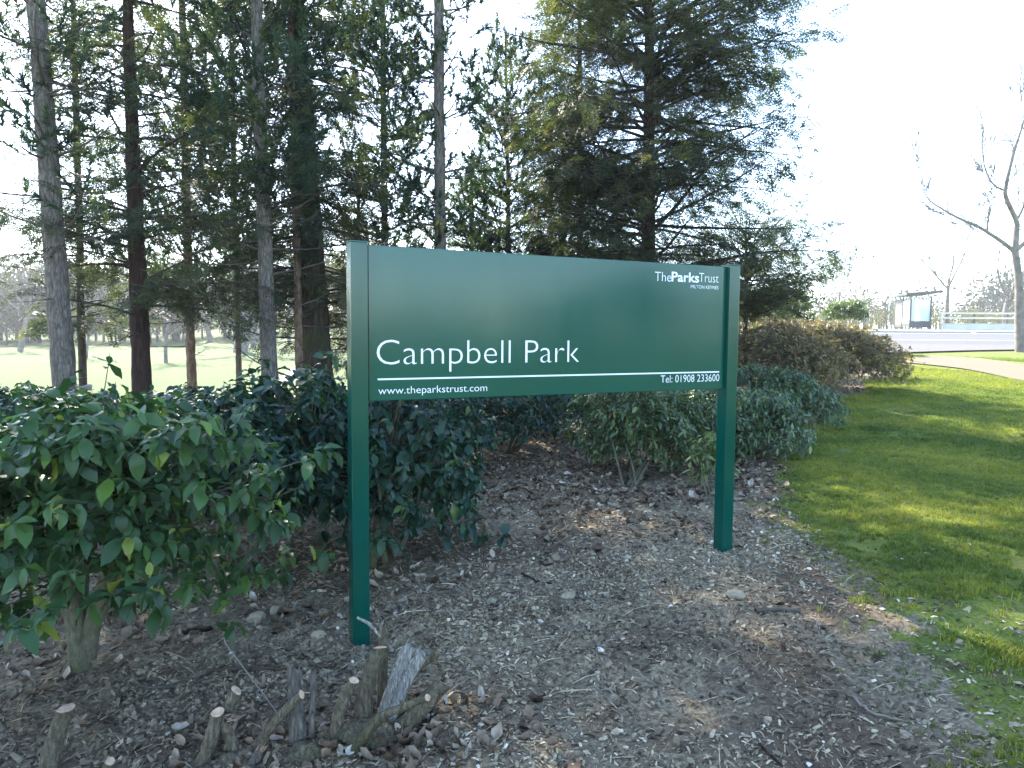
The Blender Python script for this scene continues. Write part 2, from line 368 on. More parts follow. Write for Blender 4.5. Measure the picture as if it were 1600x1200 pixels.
tag(g.build('kerb', M_kerb), kind='structure')

# ------------------------------------------------------------------ sign
def paint(name, col, rough):
    m, nt, nd, lk, bs = nodes(name)
    n = tex(nt, 'noise', 2.2, detail=3); n2 = tex(nt, 'noise', 180, detail=2)
    lk.new(ramp(nt, n.outputs[0], [(.3, tuple(c*.93 for c in col)), (.7, tuple(c*1.06 for c in col))]), bs.inputs['Base Color'])
    bs.inputs['Roughness'].default_value = rough; bs.inputs['Specular IOR Level'].default_value = .42
    # thin film of dust and drip marks
    n3 = tex(nt, 'noise', 1, stretch=(9, 9, .9), detail=6, rough=.65); n4 = tex(nt, 'noise', 24, detail=5)
    rr = nd.new('ShaderNodeMath'); rr.operation = 'MULTIPLY_ADD'; lk.new(n3.outputs[0], rr.inputs[0]); rr.inputs[1].default_value = .14; rr.inputs[2].default_value = rough-.06; lk.new(rr.outputs[0], bs.inputs['Roughness'])
    src = bs.inputs['Base Color'].links[0].from_socket
    lk.new(mixc(nt, ramp(nt, n4.outputs[0], [(.6, (0, 0, 0)), (.85, (.035, .035, .035))]), src, (.16, .15, .12)), bs.inputs['Base Color'])
    bump(nt, n2.outputs[0], bs, .04, .002)
    return m
M_panel = paint('green_gloss_panel', (.0003, .066, .048), .12)
M_post = paint('green_gloss_post', (.0003, .056, .038), .15)
M_letter = plain('white_vinyl', (.82, .84, .84), .5, .03, 4)
SZT, SZB = CZ+.419, CZ-.342; PW = 2.28
So = np.array([SX, SY, 0])
def spt(s_, t_, q=0): return So+U*s_+N*q+np.array([0, 0, t_])
sfr = np.stack([U, -N, np.array([0, 0, 1.0])], 1)
sign = empty('park_sign', tuple(spt(PW/2, .16)), 'green two-post park sign with white lettering standing on bare soil', 'sign')
pan = boxes('panel', M_panel, [(spt(PW/2+.002, (SZT+SZB)/2, -.0175), (PW/2-.004, .0175, (SZT-SZB)/2))], sign, .003, sfr)
for s0, zg, pw in ((-.0885, .069, .0845), (PW+.001, .246, .0845)):
    boxes('post', M_post, [(spt(s0+pw/2, (zg-.4+SZT+.008)/2, -.014), (pw/2, .042, (SZT+.008-zg+.4)/2))], sign, .004, sfr)
    boxes('post_cap', M_post, [(spt(s0+pw/2, SZT+.0105, -.014), (pw/2+.0015, .0435, .003))], sign, .001, sfr)
def panel_st(px, py):
    r = ray(px, py); d = ((So-CAM) @ N)/(r @ N); p = CAM+r*d
    return float((p-So) @ U), float(p[2])
FONT = None
def lettering(txt, left, right, base, capref, bold=0.0, name='lettering', q=.0015):
    # text set between two measured points of the panel
    cu = bpy.data.curves.new('txt', 'FONT'); cu.body = txt; cu.size = 1; cu.offset = bold; cu.extrude = 0; cu.resolution_u = 4
    ob = bpy.data.objects.new('txt', cu); COL.objects.link(ob)
    dg = bpy.context.evaluated_depsgraph_get(); me = bpy.data.meshes.new_from_object(ob.evaluated_get(dg))
    bpy.data.objects.remove(ob); bpy.data.curves.remove(cu)
    co = np.array([v.co[:] for v in me.vertices]); x0, x1 = co[:, 0].min(), co[:, 0].max()
    cap = .729
    sx_ = (right-left)/(x1-x0); sy_ = capref/cap
    bl = parent_loc(sign)
    for v, c in zip(me.vertices, co):
        v.co = tuple(spt(left+(c[0]-x0)*sx_, base+c[1]*sy_, q)-bl)
    me.materials.append(M_letter); me.name = name
    o = bpy.data.objects.new(name, me); COL.objects.link(o); o.parent = pan
    return o
def line(txt, l, r_, captop, bold, nm='lettering'):
    (sl, tl), (sr_, tr_), (_, tc_) = panel_st(*l), panel_st(*r_), panel_st(*captop)
    return lettering(txt, sl, sr_, (tl+tr_)/2, tc_-tl, bold, nm)
TEXTS = [('Campbell Park', (588.5, 572), (904.5, 564.5), (588.5, 529.5), -.016), ('www.theparkstrust.com', (591, 615.5), (761, 611.5), (591, 603.2), -.007),
         ('Tel: 01908 233600', (1032, 598.5), (1123.5, 595), (1032, 586.2), -.007), ('The', (1023, 439.3), (1048.5, 439.8), (1023, 423.6), -.012),
         ('Parks', (1049, 439.7), (1092, 440.8), (1049, 424.2), .02), ('Trust', (1092, 440.8), (1122.3, 441.5), (1092, 425.6), -.012),
         ('MILTON KEYNES', (1079, 450.8), (1122.3, 451.6), (1079, 445.2), -.002)]
for a in TEXTS: line(*a)
(s0, t0), (s1, t1) = panel_st(590, 596), panel_st(1123.5, 578.5)
boxes('rule_line', M_letter, [(spt((s0+s1)/2, (t0+t1)/2, .001), ((s1-s0)/2, .001, .0042))], pan, 0, sfr)


# ------------------------------------------------------------------ leaf templates
def leaf_tpl(rows, wid, droop):
    v = [(0, 0, 0)]; f3 = []; f4 = []
    for t, w_ in zip(rows, wid): v += [(t, w_, .22*w_-droop*t*t), (t, 0, -droop*t*t), (t, -w_, .22*w_-droop*t*t)]
    v.append((1, 0, -droop*1.15)); n = len(rows); f3 += [(0, 2, 1), (0, 3, 2)]
    for r_ in range(n-1):
        a = 1+3*r_; f4 += [(a, a+1, a+4, a+3), (a+1, a+2, a+5, a+4)]
    a = 1+3*(n-1); e = len(v)-1; f3 += [(a, a+1, e), (a+1, a+2, e)]
    return np.array(v, float), np.array(f3), np.array(f4)
LEAF = leaf_tpl((.12, .32, .55, .76, .9), (.12, .215, .235, .165, .07), .18)
NARROW = (LEAF[0]*np.array([1, .68, 1]), LEAF[1], LEAF[2])
SMALL = (np.array([(0, 0, 0), (.5, .24, .03), (1, 0, -.08), (.5, -.24, .03)], float), np.zeros((0, 3), int), np.array([(0, 3, 2, 1)]))
def leafvar(a, k):
    r_ = np.random.default_rng(k); v = a[0].copy(); v[:, 0] += .1*v[:, 1]*r_.normal(); v[:, 1] += .10*r_.normal()*v[:, 0]**2; v[:, 2] += r_.normal(size=len(v))*.035; v[:, 2] -= .22*r_.random()*v[:, 0]**2; v[:, 2] += .35*r_.random()*np.abs(v[:, 1])
    return v, a[1], a[2]
VARIANTS = {id(LEAF): [leafvar(LEAF, k) for k in range(5)], id(NARROW): [leafvar(NARROW, k) for k in range(4)]}
def needle_tpl(rng, n=46, ln=.4, wd=.045, cone=(25, 70), tip=.18):
    # a pine shoot along +x: needles springing from a short twig of length 1
    v = []; f = []
    for k in range(n):
        u = rng.uniform(.0, 1) if k > n*tip else 1.0
        a = rng.uniform(0, 2*PI); c = R(rng.uniform(*cone)) if u < 1 else R(rng.uniform(5, 55))
        d = np.array([math.cos(c), math.sin(c)*math.cos(a), math.sin(c)*math.sin(a)])
        s_ = unit(np.cross(d, rng.normal(size=3))); p = np.array([u, 0, 0]); L = ln*rng.uniform(.7, 1.15)
        i = len(v); v += [p-s_*wd/2, p+s_*wd/2, p+d*L]; f.append((i, i+1, i+2))
    i = len(v); v += [(0, -.025, 0), (0, .025, 0), (1, 0, .0)]; f.append((i, i+1, i+2))
    return np.array(v), np.array(f), np.zeros((0, 4), int)
def spray_tpl(rng, side=7, leaf=5, flat=.12):
    # a flat drooping conifer spray along +x of length 1
    v = []; f = []
    def blade(p, d, L, wd):
        s_ = unit(np.cross(d, (0, 0, 1.0))+rng.normal(size=3)*.2); i = len(v)
        v.extend([p, p+d*L*.5+s_*wd, p+d*L, p+d*L*.5-s_*wd]); f.append((i, i+1, i+2, i+3))
    for k in range(side*2+1):
        u = (k//2+.6)/side; sg = 1 if k % 2 else -1
        if k == side*2: u = .98; ang = 0
        else: ang = R(rng.uniform(38, 62))*sg
        d = np.array([math.cos(ang), math.sin(ang), rng.uniform(-.25, .12)]); L = .48*(1.1-u*.55)*rng.uniform(.7, 1.1)
        p0 = np.array([u, 0, -.22*u*u])
        for q in range(leaf):
            t = (q+.5)/leaf; p = p0+d*L*t+np.array([0, 0, -.1*t*t])
            a2 = ang+R(rng.uniform(25, 55))*(1 if q % 2 else -1)
            blade(p, np.array([math.cos(a2), math.sin(a2), rng.uniform(-.35, .15)]), .17*rng.uniform(.7, 1.2), .036)
        blade(p0, unit(d+np.array([0, 0, -.1])), L, .013)
    return np.array(v), np.zeros((0, 3), int), np.array(f)

# ------------------------------------------------------------------ conifers
def trunk_at(line, z):
    zs = line[:, 2]; return np.array([np.interp(z, zs, line[:, 0]), np.interp(z, zs, line[:, 1]), z])
DENS = .82
def conifer(name, seed, base_px, top_px, d, wpx, bark, limbm, leafm, label, zlo, ztop, Lf, kind='pine', gap=.38, nb=(3, 5), dens=1.0,
            size=.2, elev=(0, 25), curl=25, bare=0, bare_z=(1.2, 3), tcap=None, cat='tree', group='conifers behind the park sign', zfine=7.0, sub=.16, azbias=None, tint0=.0):
    rng = np.random.default_rng(seed)
    b = P(base_px[0], base_px[1], d); t = P(top_px[0], top_px[1], d)
    dirn = (t-b)/(t[2]-b[2]); z0 = float(terr(b[0], b[1]))-.15
    b = b+dirn*(z0-b[2]); H = ztop+.4
    zs = np.linspace(z0, H, 26); line = b[None]+dirn[None]*(zs-z0)[:, None]
    wob = np.cumsum(rng.normal(size=(26, 2)), 0)*.004; line[:, :2] += wob-wob[0]
    root = empty(name, (line[0, 0], line[0, 1], z0+.15), label, cat, group)
    zt = P(*top_px, d)[2]; r0, r1 = wpx[0]*d/F/2, wpx[1]*d/F/2
    hh = np.clip((zs-z0)/max(zt-z0, .1), 0, 3); rad = np.maximum(r0+(r1-r0)*np.minimum(hh, 1)-(r1*.9)*sstep(1, max(1.05, (H-z0)/(zt-z0)), hh)*(hh > 1), .008)
    rad[0] *= 1.35; rad[1] *= 1.1
    g = Geo(); lz = np.linspace(0, 25, 110); ll = np.stack([np.interp(lz, range(26), line[:, k]) for k in range(3)], 1); rr = np.interp(lz, range(26), rad)
    n = 18; ph = np.arange(n)*2*PI/n
    tube(g, ll, rr*(1+.03*rng.normal(size=110)), n, .5)
    vv = g.v[0]; ctr = np.repeat(ll, n, 0); nz = vnoise(np.tile(ph*4, 110)+seed, vv[:, 2]*5, seed)*.14; g.v[0] = ctr+(vv-ctr)*(1+nz)[:, None]
    g.build('trunk', bark, root, True)
    lim = Geo(); pos, dr, siz, tn = [], [], [], []
    def branch(z, az, L, el, dense=1.0, leafy=True, fine=True):
        p = trunk_at(line, z); m = 8; pts = [p]; a = az; e = el
        r_tr = np.interp(z, zs, rad)
        for k in range(m):
            dv = np.array([math.cos(a)*math.cos(e), math.sin(a)*math.cos(e), math.sin(e)]); pts.append(pts[-1]+dv*L/m)
            a += rng.normal()*.09; e += R(curl)/m+rng.normal()*.05
        pts = np.array(pts); rb = min(.0105*L+.006, r_tr*.55)
        tube(lim, pts, np.linspace(rb, .003, m+1), 5)
        if not leafy:
            for k in (3, 4, 5, 6, 7):
                dv = unit(pts[k+1]-pts[k]); sdir = unit(np.cross(dv, (0, 0, 1))*rng.choice((-1, 1))+dv*.8+rng.normal(size=3)*.35)
                l = L*.25*rng.uniform(.5, 1.2); mid = pts[k]+sdir*l*.5+rng.normal(size=3)*.02
                tube(lim, [pts[k], mid, mid+sdir*l*.5+np.array([0, 0, .05*l])], [.005, .004, .002], 3)
            return
        step = sub*(1 if fine else 1.9); ns = max(4, int(L*1.25/step*dense*DENS))
        for k in range(ns):
            u = .07+.93*(k+rng.uniform(.1, .9))/ns; f = u*m; i_ = min(int(f), m-1); q = pts[i_]+(pts[i_+1]-pts[i_])*(f-i_)
            dv = unit(pts[i_+1]-pts[i_]); sg = 1 if k % 2 else -1
            side = unit(np.cross(dv, (0, 0, 1)))*sg
            l = L*.40*(1.12-.75*u)*rng.uniform(.55, 1.2)+.05
            sdv = unit(dv*rng.uniform(.45, .9)+side*rng.uniform(.5, 1)+np.array([0, 0, rng.uniform(-.12, .25) if kind == 'pine' else rng.uniform(-.35, .08)]))
            e2 = q+sdv*l; 
            if fine and l > .15: tube(lim, [q, q+sdv*l*.55+np.array([0, 0, -.02]), e2], [.0055, .004, .002], 3)
            nshoot = max(1, int(l/(size*(.62 if kind == 'pine' else .5)*(1 if fine else 1.6))))
            for j in range(nshoot):
                v_ = (j+.6)/nshoot; o_ = q+sdv*l*v_
                dd = unit(sdv+rng.normal(size=3)*(.38 if kind == 'pine' else .3)+np.array([0, 0, .42 if kind == 'pine' else -.28]))
                pos.append(o_); dr.append(dd); siz.append(size*rng.uniform(.7, 1.25)*(1 if fine else 1.7)); tn.append(np.clip(tint0+rng.normal(.42, .2)+.15*(z > 5), 0, 1) if rng.random() > .03 else 1)
        pos.append(pts[-1]); dr.append(unit(pts[-1]-pts[-2]+np.array([0, 0, .15]))); siz.append(size*1.1); tn.append(.5)
    z = zlo
    while z < ztop:
        h = (z-zlo)/(ztop-zlo); fine = z < zfine
        for q in range(rng.integers(nb[0], nb[1]+1)):
            L = Lf(z)*rng.uniform(.6, 1.15)
            az = rng.uniform(0, 2*PI) if azbias is None or rng.random() > azbias[1] else azbias[0]+rng.normal()*.6
            if L > .12: branch(z+rng.uniform(-.1, .1), az, L, R(rng.uniform(*elev))+R(30)*h*h, dens*rng.uniform(.7, 1.2)*(1 if fine else .6), True, fine)
        z += gap*rng.uniform(.75, 1.25)*(1 if fine else 1.7)
    for q in range(bare): branch(rng.uniform(*bare_z), rng.uniform(0, 2*PI), rng.uniform(.5, 1.5), R(rng.uniform(-15, 20)), 1, False)
    if lim.n: lim.build('limbs', limbm, root, True)
    pos, dr, siz, tn = np.array(pos), np.array(dr), np.array(siz), np.array(tn)
    fo = Geo(); kinds = 4; pick = rng.integers(0, kinds, len(pos))
    Rm = frames(dr, rng.uniform(-.5, .5, len(pos)) if kind != 'pine' else rng.uniform(0, 6.3, len(pos)))
    tpls = (PINES if kind == 'pine' else SPRAYS)
    for k in range(kinds):
        s_ = pick == k; fo.inst(tpls[k], pos[s_], Rm[s_], siz[s_], tn[s_])
    fo.build('foliage', leafm, root)
    return root
rg = np.random.default_rng(5)
PINES = [needle_tpl(rg, 52, .44, .075) for _ in range(4)]
SPRAYS = [spray_tpl(rg, 6, 4) for _ in range(4)]
GR = 'conifers behind the park sign'
ip = lambda zs, ls: (lambda z: float(np.interp(z, zs, ls)))
conifer('pine_tree', 1, (100, 600), (57, 0), 8.5, (37, 26), M_pinebark, M_limb, M_pine, 'grey barked pine leaning left at the left edge of the photo', 2.7, 11, ip([2.5, 4, 6, 11], [1.0, 1.1, 1.3, 1.5]), gap=.5, nb=(2, 4), dens=.75, size=.26, bare=9, bare_z=(1.6, 4.5), elev=(-15, 25))
conifer('redwood_tree', 2, (222, 620), (198, 0), 9.6, (33, 15), M_redbark, M_limbdark, M_redw, 'conifer with dark red-brown trunk between two grey barked pines', 1.95, 11, ip([1.7, 3.2, 6, 11], [1.5, 1.6, 1.3, .8]), 'spray', gap=.27, nb=(3, 5), size=.24, elev=(-8, 28), curl=-18, bare=5, bare_z=(1.3, 2.4))
conifer('pine_tree', 3, (300, 600), (284, 0), 14, (15, 10), M_orangebark, M_limb, M_pine, 'slender pine with sunlit orange-brown trunk just right of the dark red trunk', 2.3, 11, ip([2.0, 4, 7, 11], [1.3, 1.7, 1.5, 1.0]), gap=.34, nb=(3, 5), size=.28, bare=8, bare_z=(1.0, 2.4), elev=(0, 30))
conifer('pine_tree', 4, (422, 610), (402, 0), 10, (27, 17), M_pinebark, M_limb, M_pine, 'straight grey barked pine between the slender orange pine and the thick mossy trunk', 3.2, 11, ip([2.5, 3.4, 4.5, 7, 11], [.6, 1.1, 1.6, 1.5, 1.2]), gap=.4, nb=(3, 4), bare=12, bare_z=(1.6, 3.6), elev=(0, 30), size=.29)
conifer('pine_tree', 5, (468, 610), (455, 0), 11, (13.5, 8), M_orangebark, M_limbdark, M_pine, 'thin brown trunk standing hard against the thick mossy trunk', 3.0, 9, ip([2.5, 4, 9], [.5, .8, .8]), gap=.5, nb=(2, 3), bare=12, bare_z=(.9, 2.6))
conifer('redwood_tree', 6, (500, 620), (463, 0), 11.6, (48, 25), M_mossbark, M_limbdark, M_redw, 'thick mossy buttressed trunk just left of the sign with dark drooping foliage', 2.15, 12, ip([1.8, 2.6, 4.5, 8, 12], [1.3, 1.75, 1.6, 1.3, .8]), 'spray', gap=.25, nb=(4, 6), size=.26, elev=(-12, 20), curl=-15, bare=7, bare_z=(1.6, 3.2))
conifer('pine_tree', 7, (688, 400), (690, 0), 11, (20, 15.5), M_pinebark, M_limb, M_pine, 'tall bare grey trunk rising straight behind the panel of the sign', 2.9, 11, ip([2.5, 6.3, 7.2, 11], [.85, 1.0, 2.3, 1.9]), gap=.5, nb=(2, 4), dens=.75, size=.25, bare=10, bare_z=(2.0, 5.2), elev=(-5, 25))  # upper crown, out of view, widened to shade the soil by the right post
conifer('pine_tree', 8, (602, 500), (600, 0), 14.5, (12, 8), M_limb, M_limbdark, M_pine, 'dense dark pine above the left half of the sign', 2.2, 11, ip([2, 4, 6.5, 8, 11], [1.3, 1.2, 1.5, 1.4, .8]), gap=.32, nb=(4, 5), size=.26, elev=(0, 32))
conifer('pine_tree', 9, (797, 500), (792, 20), 15, (10, 3), M_limb, M_limb, M_pine, 'young pointed pine with pale trunk right of the bare grey trunk', 2.2, 7.3, ip([2, 3.5, 5.5, 7.3], [1.85, 1.75, 1.45, .4]), gap=.38, nb=(4, 6), size=.26, elev=(5, 25), curl=30)
conifer('redwood_tree', 10, (1013, 560), (1016, 0), 12, (27, 13), M_redbark, M_limbdark, M_redw, 'broad feathery conifer above the right end of the sign', 2.25, 11, ip([1.4, 2.4, 3.4, 4.4, 6.5, 9, 11], [2.9, 3.0, 2.6, 2.5, 2.7, 2.2, .8]), 'spray', gap=.2, nb=(5, 7), dens=.72, size=.26, elev=(-12, 30), curl=-4, sub=.16)
conifer('cypress_tree', 11, (905, 560), (905, 0), 15, (12, 6), M_limb, M_limbdark, M_olive, 'olive green sunlit conifer between the young pine and the broad feathery one', 1.6, 8.6, ip([1.6, 3.5, 6, 8.6], [1.6, 1.7, 1.4, .4]), 'spray', gap=.22, nb=(4, 6), size=.30, elev=(0, 30), curl=-10)
conifer('yew_tree', 12, (560, 560), (560, 300), 13.5, (10, 5), M_limbdark, M_limbdark, M_redw, 'low dark conifer at the left post of the sign', 1.0, 4.4, ip([1, 2.5, 4.4], [1.5, 1.5, .5]), 'spray', gap=.24, nb=(4, 5), size=.3, elev=(-10, 25), curl=-12)
conifer('yew_tree', 13, (735, 560), (735, 250), 17, (10, 5), M_limbdark, M_limbdark, M_redw, 'dark conifer low behind the middle of the sign', 1.0, 5.4, ip([1, 2.5, 5.4], [1.8, 1.9, .5]), 'spray', gap=.27, nb=(4, 5), size=.34, elev=(-10, 25), curl=-12)
conifer('yew_tree', 14, (880, 560), (880, 200), 18, (10, 5), M_limbdark, M_limbdark, M_redw, 'dark conifer low behind the right half of the sign', 1.0, 5.6, ip([1, 2.5, 5.6], [1.9, 1.9, .4]), 'spray', gap=.27, nb=(4, 5), size=.34, elev=(-10, 25), curl=-12)
conifer('yew_tree', 15, (1165, 560), (1165, 380), 15.5, (9, 4), M_limbdark, M_limbdark, M_redw, 'low spreading conifer beside the right post with long arching branches', 2.0, 3.6, ip([1, 2.4, 3.8], [1.8, 2.3, 1.2]), 'spray', gap=.2, nb=(5, 7), dens=1.0, size=.26, elev=(0, 28), curl=4)
conifer('pine_tree', 16, (372, 560), (360, 0), 17, (9, 7), M_limb, M_limbdark, M_pine, 'far pine seen between the slender orange trunk and the straight grey one', 2.6, 10, ip([2.4, 4, 10], [1.4, 1.7, 1.2]), gap=.42, nb=(3, 4), size=.3, elev=(-5, 25))
conifer('redwood_tree', 17, (130, 560), (118, 0), 15, (12, 8), M_limbdark, M_limbdark, M_redw, 'far dark conifer seen between the leaning pine and the dark red trunk', 1.8, 8.5, ip([1.8, 3.4, 6.5, 8.5], [1.6, 1.7, 1.1, .3]), 'spray', gap=.3, nb=(3, 4), dens=.8, size=.32, elev=(-8, 25), curl=-12)

# ------------------------------------------------------------------ shrubs
def shrub(name, seed, base, ctr, rad, mat, label, whorls, leaf=.1, tpl=LEAF, group='evergreen shrubs round the sign', per=(5, 8), stems=4, stem_r=.022, droop=.45, shell=.55, cat='shrub', lob=.3, stemmat=None, yl=.03, zmin=None, stem_px=None, loose=.22, upright=0, fill=.25, twig=True):
    rng = np.random.default_rng(seed); base = np.array(base, float); ctr = np.array(ctr, float); rad = np.array(rad, float)
    root = empty(name, tuple(base), label, cat, group)
    st = Geo(); tips = []
    for k in range(stems):
        a = rng.uniform(0, 2*PI); tgt = ctr+rad*np.array([math.cos(a)*.6, math.sin(a)*.6, rng.uniform(-.2, .5)])
        b0 = base+np.array([rng.normal()*.05, rng.normal()*.05, -.06]); mid = b0*.55+tgt*.45+np.array([0, 0, .12*rad[2]])+rng.normal(size=3)*.04
        c = curve([b0, mid, tgt], 9); tube(st, c, np.linspace(stem_r*rng.uniform(.7, 1.2), stem_r*.3, 9), 7, rough=.07, rng=rng); tips.append(c)
    for pp, w_, dd_ in (stem_px or ()):
        c = curve([P(a, b, q) for (a, b), q in zip(pp, dd_)], 12); c[0, 2] -= .03
        tube(st, c, np.linspace(w_[0], w_[1], 12)*dd_[0]/F/2, 10, rough=.06, rng=rng); tips.append(c)
    tips = np.concatenate(tips)
    dirs = unit(rng.normal(size=(whorls, 3))); dirs[:, 2] = np.where(dirs[:, 2] < -.55, -dirs[:, 2], dirs[:, 2])
    lump = 1+lob*2*vnoise(dirs[:, 0]*2.3+seed, dirs[:, 1]*2.3+dirs[:, 2]*1.7, seed)
    inner = rng.random(whorls) < fill
    rr = np.where(inner, rng.uniform(.25, .75, whorls), 1-(1-shell)*rng.random(whorls)**2.0*.8)
    rr = rr+np.where(rng.random(whorls) < .16, rng.uniform(0, loose, whorls), 0)
    pos = ctr+dirs*rad*(rr*lump)[:, None]
    zt = terr(pos[:, 0], pos[:, 1]); pos[:, 2] = np.maximum(pos[:, 2], zt+.06)
    axis_ = unit(dirs*np.array([1, 1, .6])+np.array([0, 0, .35+upright])+rng.normal(size=(whorls, 3))*.35)
    # a twig under every whorl
    if twig:
        for k in range(0, whorls, 2):
            j = int(np.argmin(((tips-pos[k])**2).sum(1))); q = pos[k]+(tips[j]-pos[k])*min(1, .28/max(np.linalg.norm(tips[j]-pos[k]), .01))
            tube(st, [q, (q+pos[k])/2+rng.normal(size=3)*.012, pos[k]+axis_[k]*leaf*.5], [.0045, .0035, .002], 3)
    st.build('stems', stemmat or M_shrubbark, root, True)
    fo = Geo(); LP, LD, LS, LT = [], [], [], []
    for k in range(whorls):
        n = rng.integers(per[0], per[1]+1); a0 = rng.uniform(0, 6.3); ax = axis_[k]
        e1 = unit(np.cross(ax, (.3, .2, 1))); e2 = np.cross(ax, e1); tb = np.clip(rng.normal(.42, .2), 0, .92)
        for j in range(n):
            a = a0+j*2.4; o = pos[k]+ax*leaf*(.9*j/n-.4)
            d = unit((e1*math.cos(a)+e2*math.sin(a))+ax*rng.uniform(.0, .7)+np.array([0, 0, -droop*rng.uniform(.3, 1.5)]))
            LP.append(o); LD.append(d); LS.append(leaf*rng.uniform(.5, 1.25)*(.75 if j > n-3 else 1)); LT.append(1 if rng.random() < yl else np.clip(tb+rng.normal()*.13, 0, .95))
    LD = np.array(LD); Rm = frames(LD, rng.normal(size=len(LD))*.35)
    LS = np.array(LS); S3 = np.stack([LS, LS*rng.uniform(.85, 1.25, len(LS)), LS*rng.uniform(.4, 1.8, len(LS))], 1)
    LP, LT = np.array(LP), np.array(LT)
    vs_ = VARIANTS.get(id(tpl), [tpl]); pk = rng.integers(0, len(vs_), len(LP))
    for q in range(len(vs_)): fo.inst(vs_[q], LP[pk == q], Rm[pk == q], S3[pk == q], LT[pk == q])
    fo.build('foliage', mat, root, True)
    return root
def at(px, py, d): return P(px, py, d)
def gz(px, py): return G(px, py)
def shrub_px(name, seed, base_px, c_px, d, r_px, depth_r, mat, label, whorls, **k):
    b = G(*base_px); s_ = d/F
    return shrub(name, seed, (b[0], b[1], float(terr(b[0], b[1]))), P(c_px[0], c_px[1], d), (r_px[0]*s_, depth_r, r_px[1]*s_), mat, label, whorls, **k)
dL = float((G(126, 1048)-CAM) @ fwd)
shrub_px('laurel_shrub', 21, (128, 1045), (105, 815), 3.25, (265, 198), .6, M_laurel, 'nearest large-leaved laurel shrub on a thick forked stem at the left edge', 860, lob=.42, loose=.4, leaf=.092, stems=0, yl=.05, stem_px=[([(126, 1052), (122, 985), (98, 900), (60, 800)], (40, 20), (dL, dL, dL, dL)), ([(132, 1050), (148, 960), (178, 880), (230, 770)], (30, 17), (dL, dL, dL-.05, dL-.1)), ([(122, 1000), (128, 900), (135, 790)], (26, 14), (dL+.06, dL+.1, dL+.2)), ([(118, 990), (80, 880), (-30, 790)], (16, 9), (dL, dL+.2, dL+.3)), ([(150, 960), (230, 850), (310, 780)], (20, 12), (dL, dL+.1, dL+.1))])
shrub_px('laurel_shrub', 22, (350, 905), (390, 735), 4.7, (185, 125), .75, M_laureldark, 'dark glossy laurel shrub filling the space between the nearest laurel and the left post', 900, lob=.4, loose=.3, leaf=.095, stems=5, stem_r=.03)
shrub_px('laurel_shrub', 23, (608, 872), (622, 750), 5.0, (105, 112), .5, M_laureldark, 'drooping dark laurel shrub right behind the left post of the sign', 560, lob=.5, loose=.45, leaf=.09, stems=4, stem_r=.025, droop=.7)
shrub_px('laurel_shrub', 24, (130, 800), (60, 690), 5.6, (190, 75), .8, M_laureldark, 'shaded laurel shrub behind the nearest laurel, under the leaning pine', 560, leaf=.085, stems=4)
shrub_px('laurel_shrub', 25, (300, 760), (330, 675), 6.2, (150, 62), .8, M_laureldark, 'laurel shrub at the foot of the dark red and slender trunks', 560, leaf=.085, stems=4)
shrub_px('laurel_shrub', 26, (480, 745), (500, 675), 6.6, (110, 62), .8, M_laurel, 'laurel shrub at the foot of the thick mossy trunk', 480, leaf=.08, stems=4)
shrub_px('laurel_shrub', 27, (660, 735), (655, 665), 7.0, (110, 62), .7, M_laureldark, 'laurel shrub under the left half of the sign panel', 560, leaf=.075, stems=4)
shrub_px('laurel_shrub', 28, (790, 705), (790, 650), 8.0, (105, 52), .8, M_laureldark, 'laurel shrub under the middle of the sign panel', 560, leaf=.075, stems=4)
shrub_px('viburnum_shrub', 29, (985, 765), (1000, 678), 7.0, (108, 74), .55, M_olivshrub, 'open light green shrub with bare lower stems under the right half of the panel', 950, leaf=.075, tpl=NARROW, stems=7, stem_r=.016, droop=.15, upright=.3)
shrub_px('viburnum_shrub', 30, (1105, 740), (1095, 668), 7.6, (75, 64), .55, M_greyshrub, 'grey-green shrub just left of the right post', 850, leaf=.075, tpl=NARROW, stems=5, stem_r=.014, droop=.2, upright=.2)
shrub_px('viburnum_shrub', 31, (1180, 712), (1185, 664), 7.8, (78, 54), .55, M_greyshrub, 'low grey-green shrub just right of the right post', 900, leaf=.075, tpl=NARROW, stems=5, stem_r=.012, droop=.25)
shrub_px('viburnum_shrub', 32, (1235, 660), (1232, 628), 9.6, (72, 46), .7, M_greyshrub, 'low grey-green shrub at the lawn edge in front of the brown hedge', 950, leaf=.075, tpl=NARROW, stems=4, stem_r=.012, droop=.25)
shrub_px('viburnum_shrub', 33, (1110, 640), (1120, 600), 10.5, (80, 38), .8, M_greyshrub, 'grey-green shrub behind the right post and below the dark conifer', 700, leaf=.065, tpl=NARROW, stems=4, stem_r=.012)
shrub_px('viburnum_shrub', 34, (900, 690), (890, 640), 9.0, (70, 48), .7, M_laureldark, 'dark shrub in the gap under the panel, left of the light green one', 380, leaf=.07, stems=4)
shrub_px('sprig', 35, (1108, 790), (1108, 722), 6.35, (32, 48), .13, M_sprig, 'yellowish narrow-leaved sprig growing left of the right post foot', 60, leaf=.085, tpl=NARROW, stems=5, stem_r=.006, droop=.3, upright=.6, fill=.5, cat='plant', group=None)
for k, (b, c, d, r, dr, lab, nw) in enumerate(((((1185, 622), (1215, 572), 11.8, (100, 62), 1.0, 'brown cotoneaster hedge mound nearest the right post', 2800)), ((1310, 590), (1312, 566), 14.3, (92, 52), 1.1, 'brown cotoneaster hedge mound ending at the lawn corner', 2800), ((1270, 560), (1250, 540), 17.5, (130, 42), 1.2, 'rear brown hedge mound beside the road', 2400))):
    shrub_px('hedge_shrub', 40+k, b, c, d, r, dr, M_brownhedge, lab, nw, leaf=.062, tpl=SMALL, per=(6, 9), stems=8, stem_r=.012, droop=-.2, upright=.4, group='brown hedge beside the lawn', twig=True, lob=.12, yl=.04)
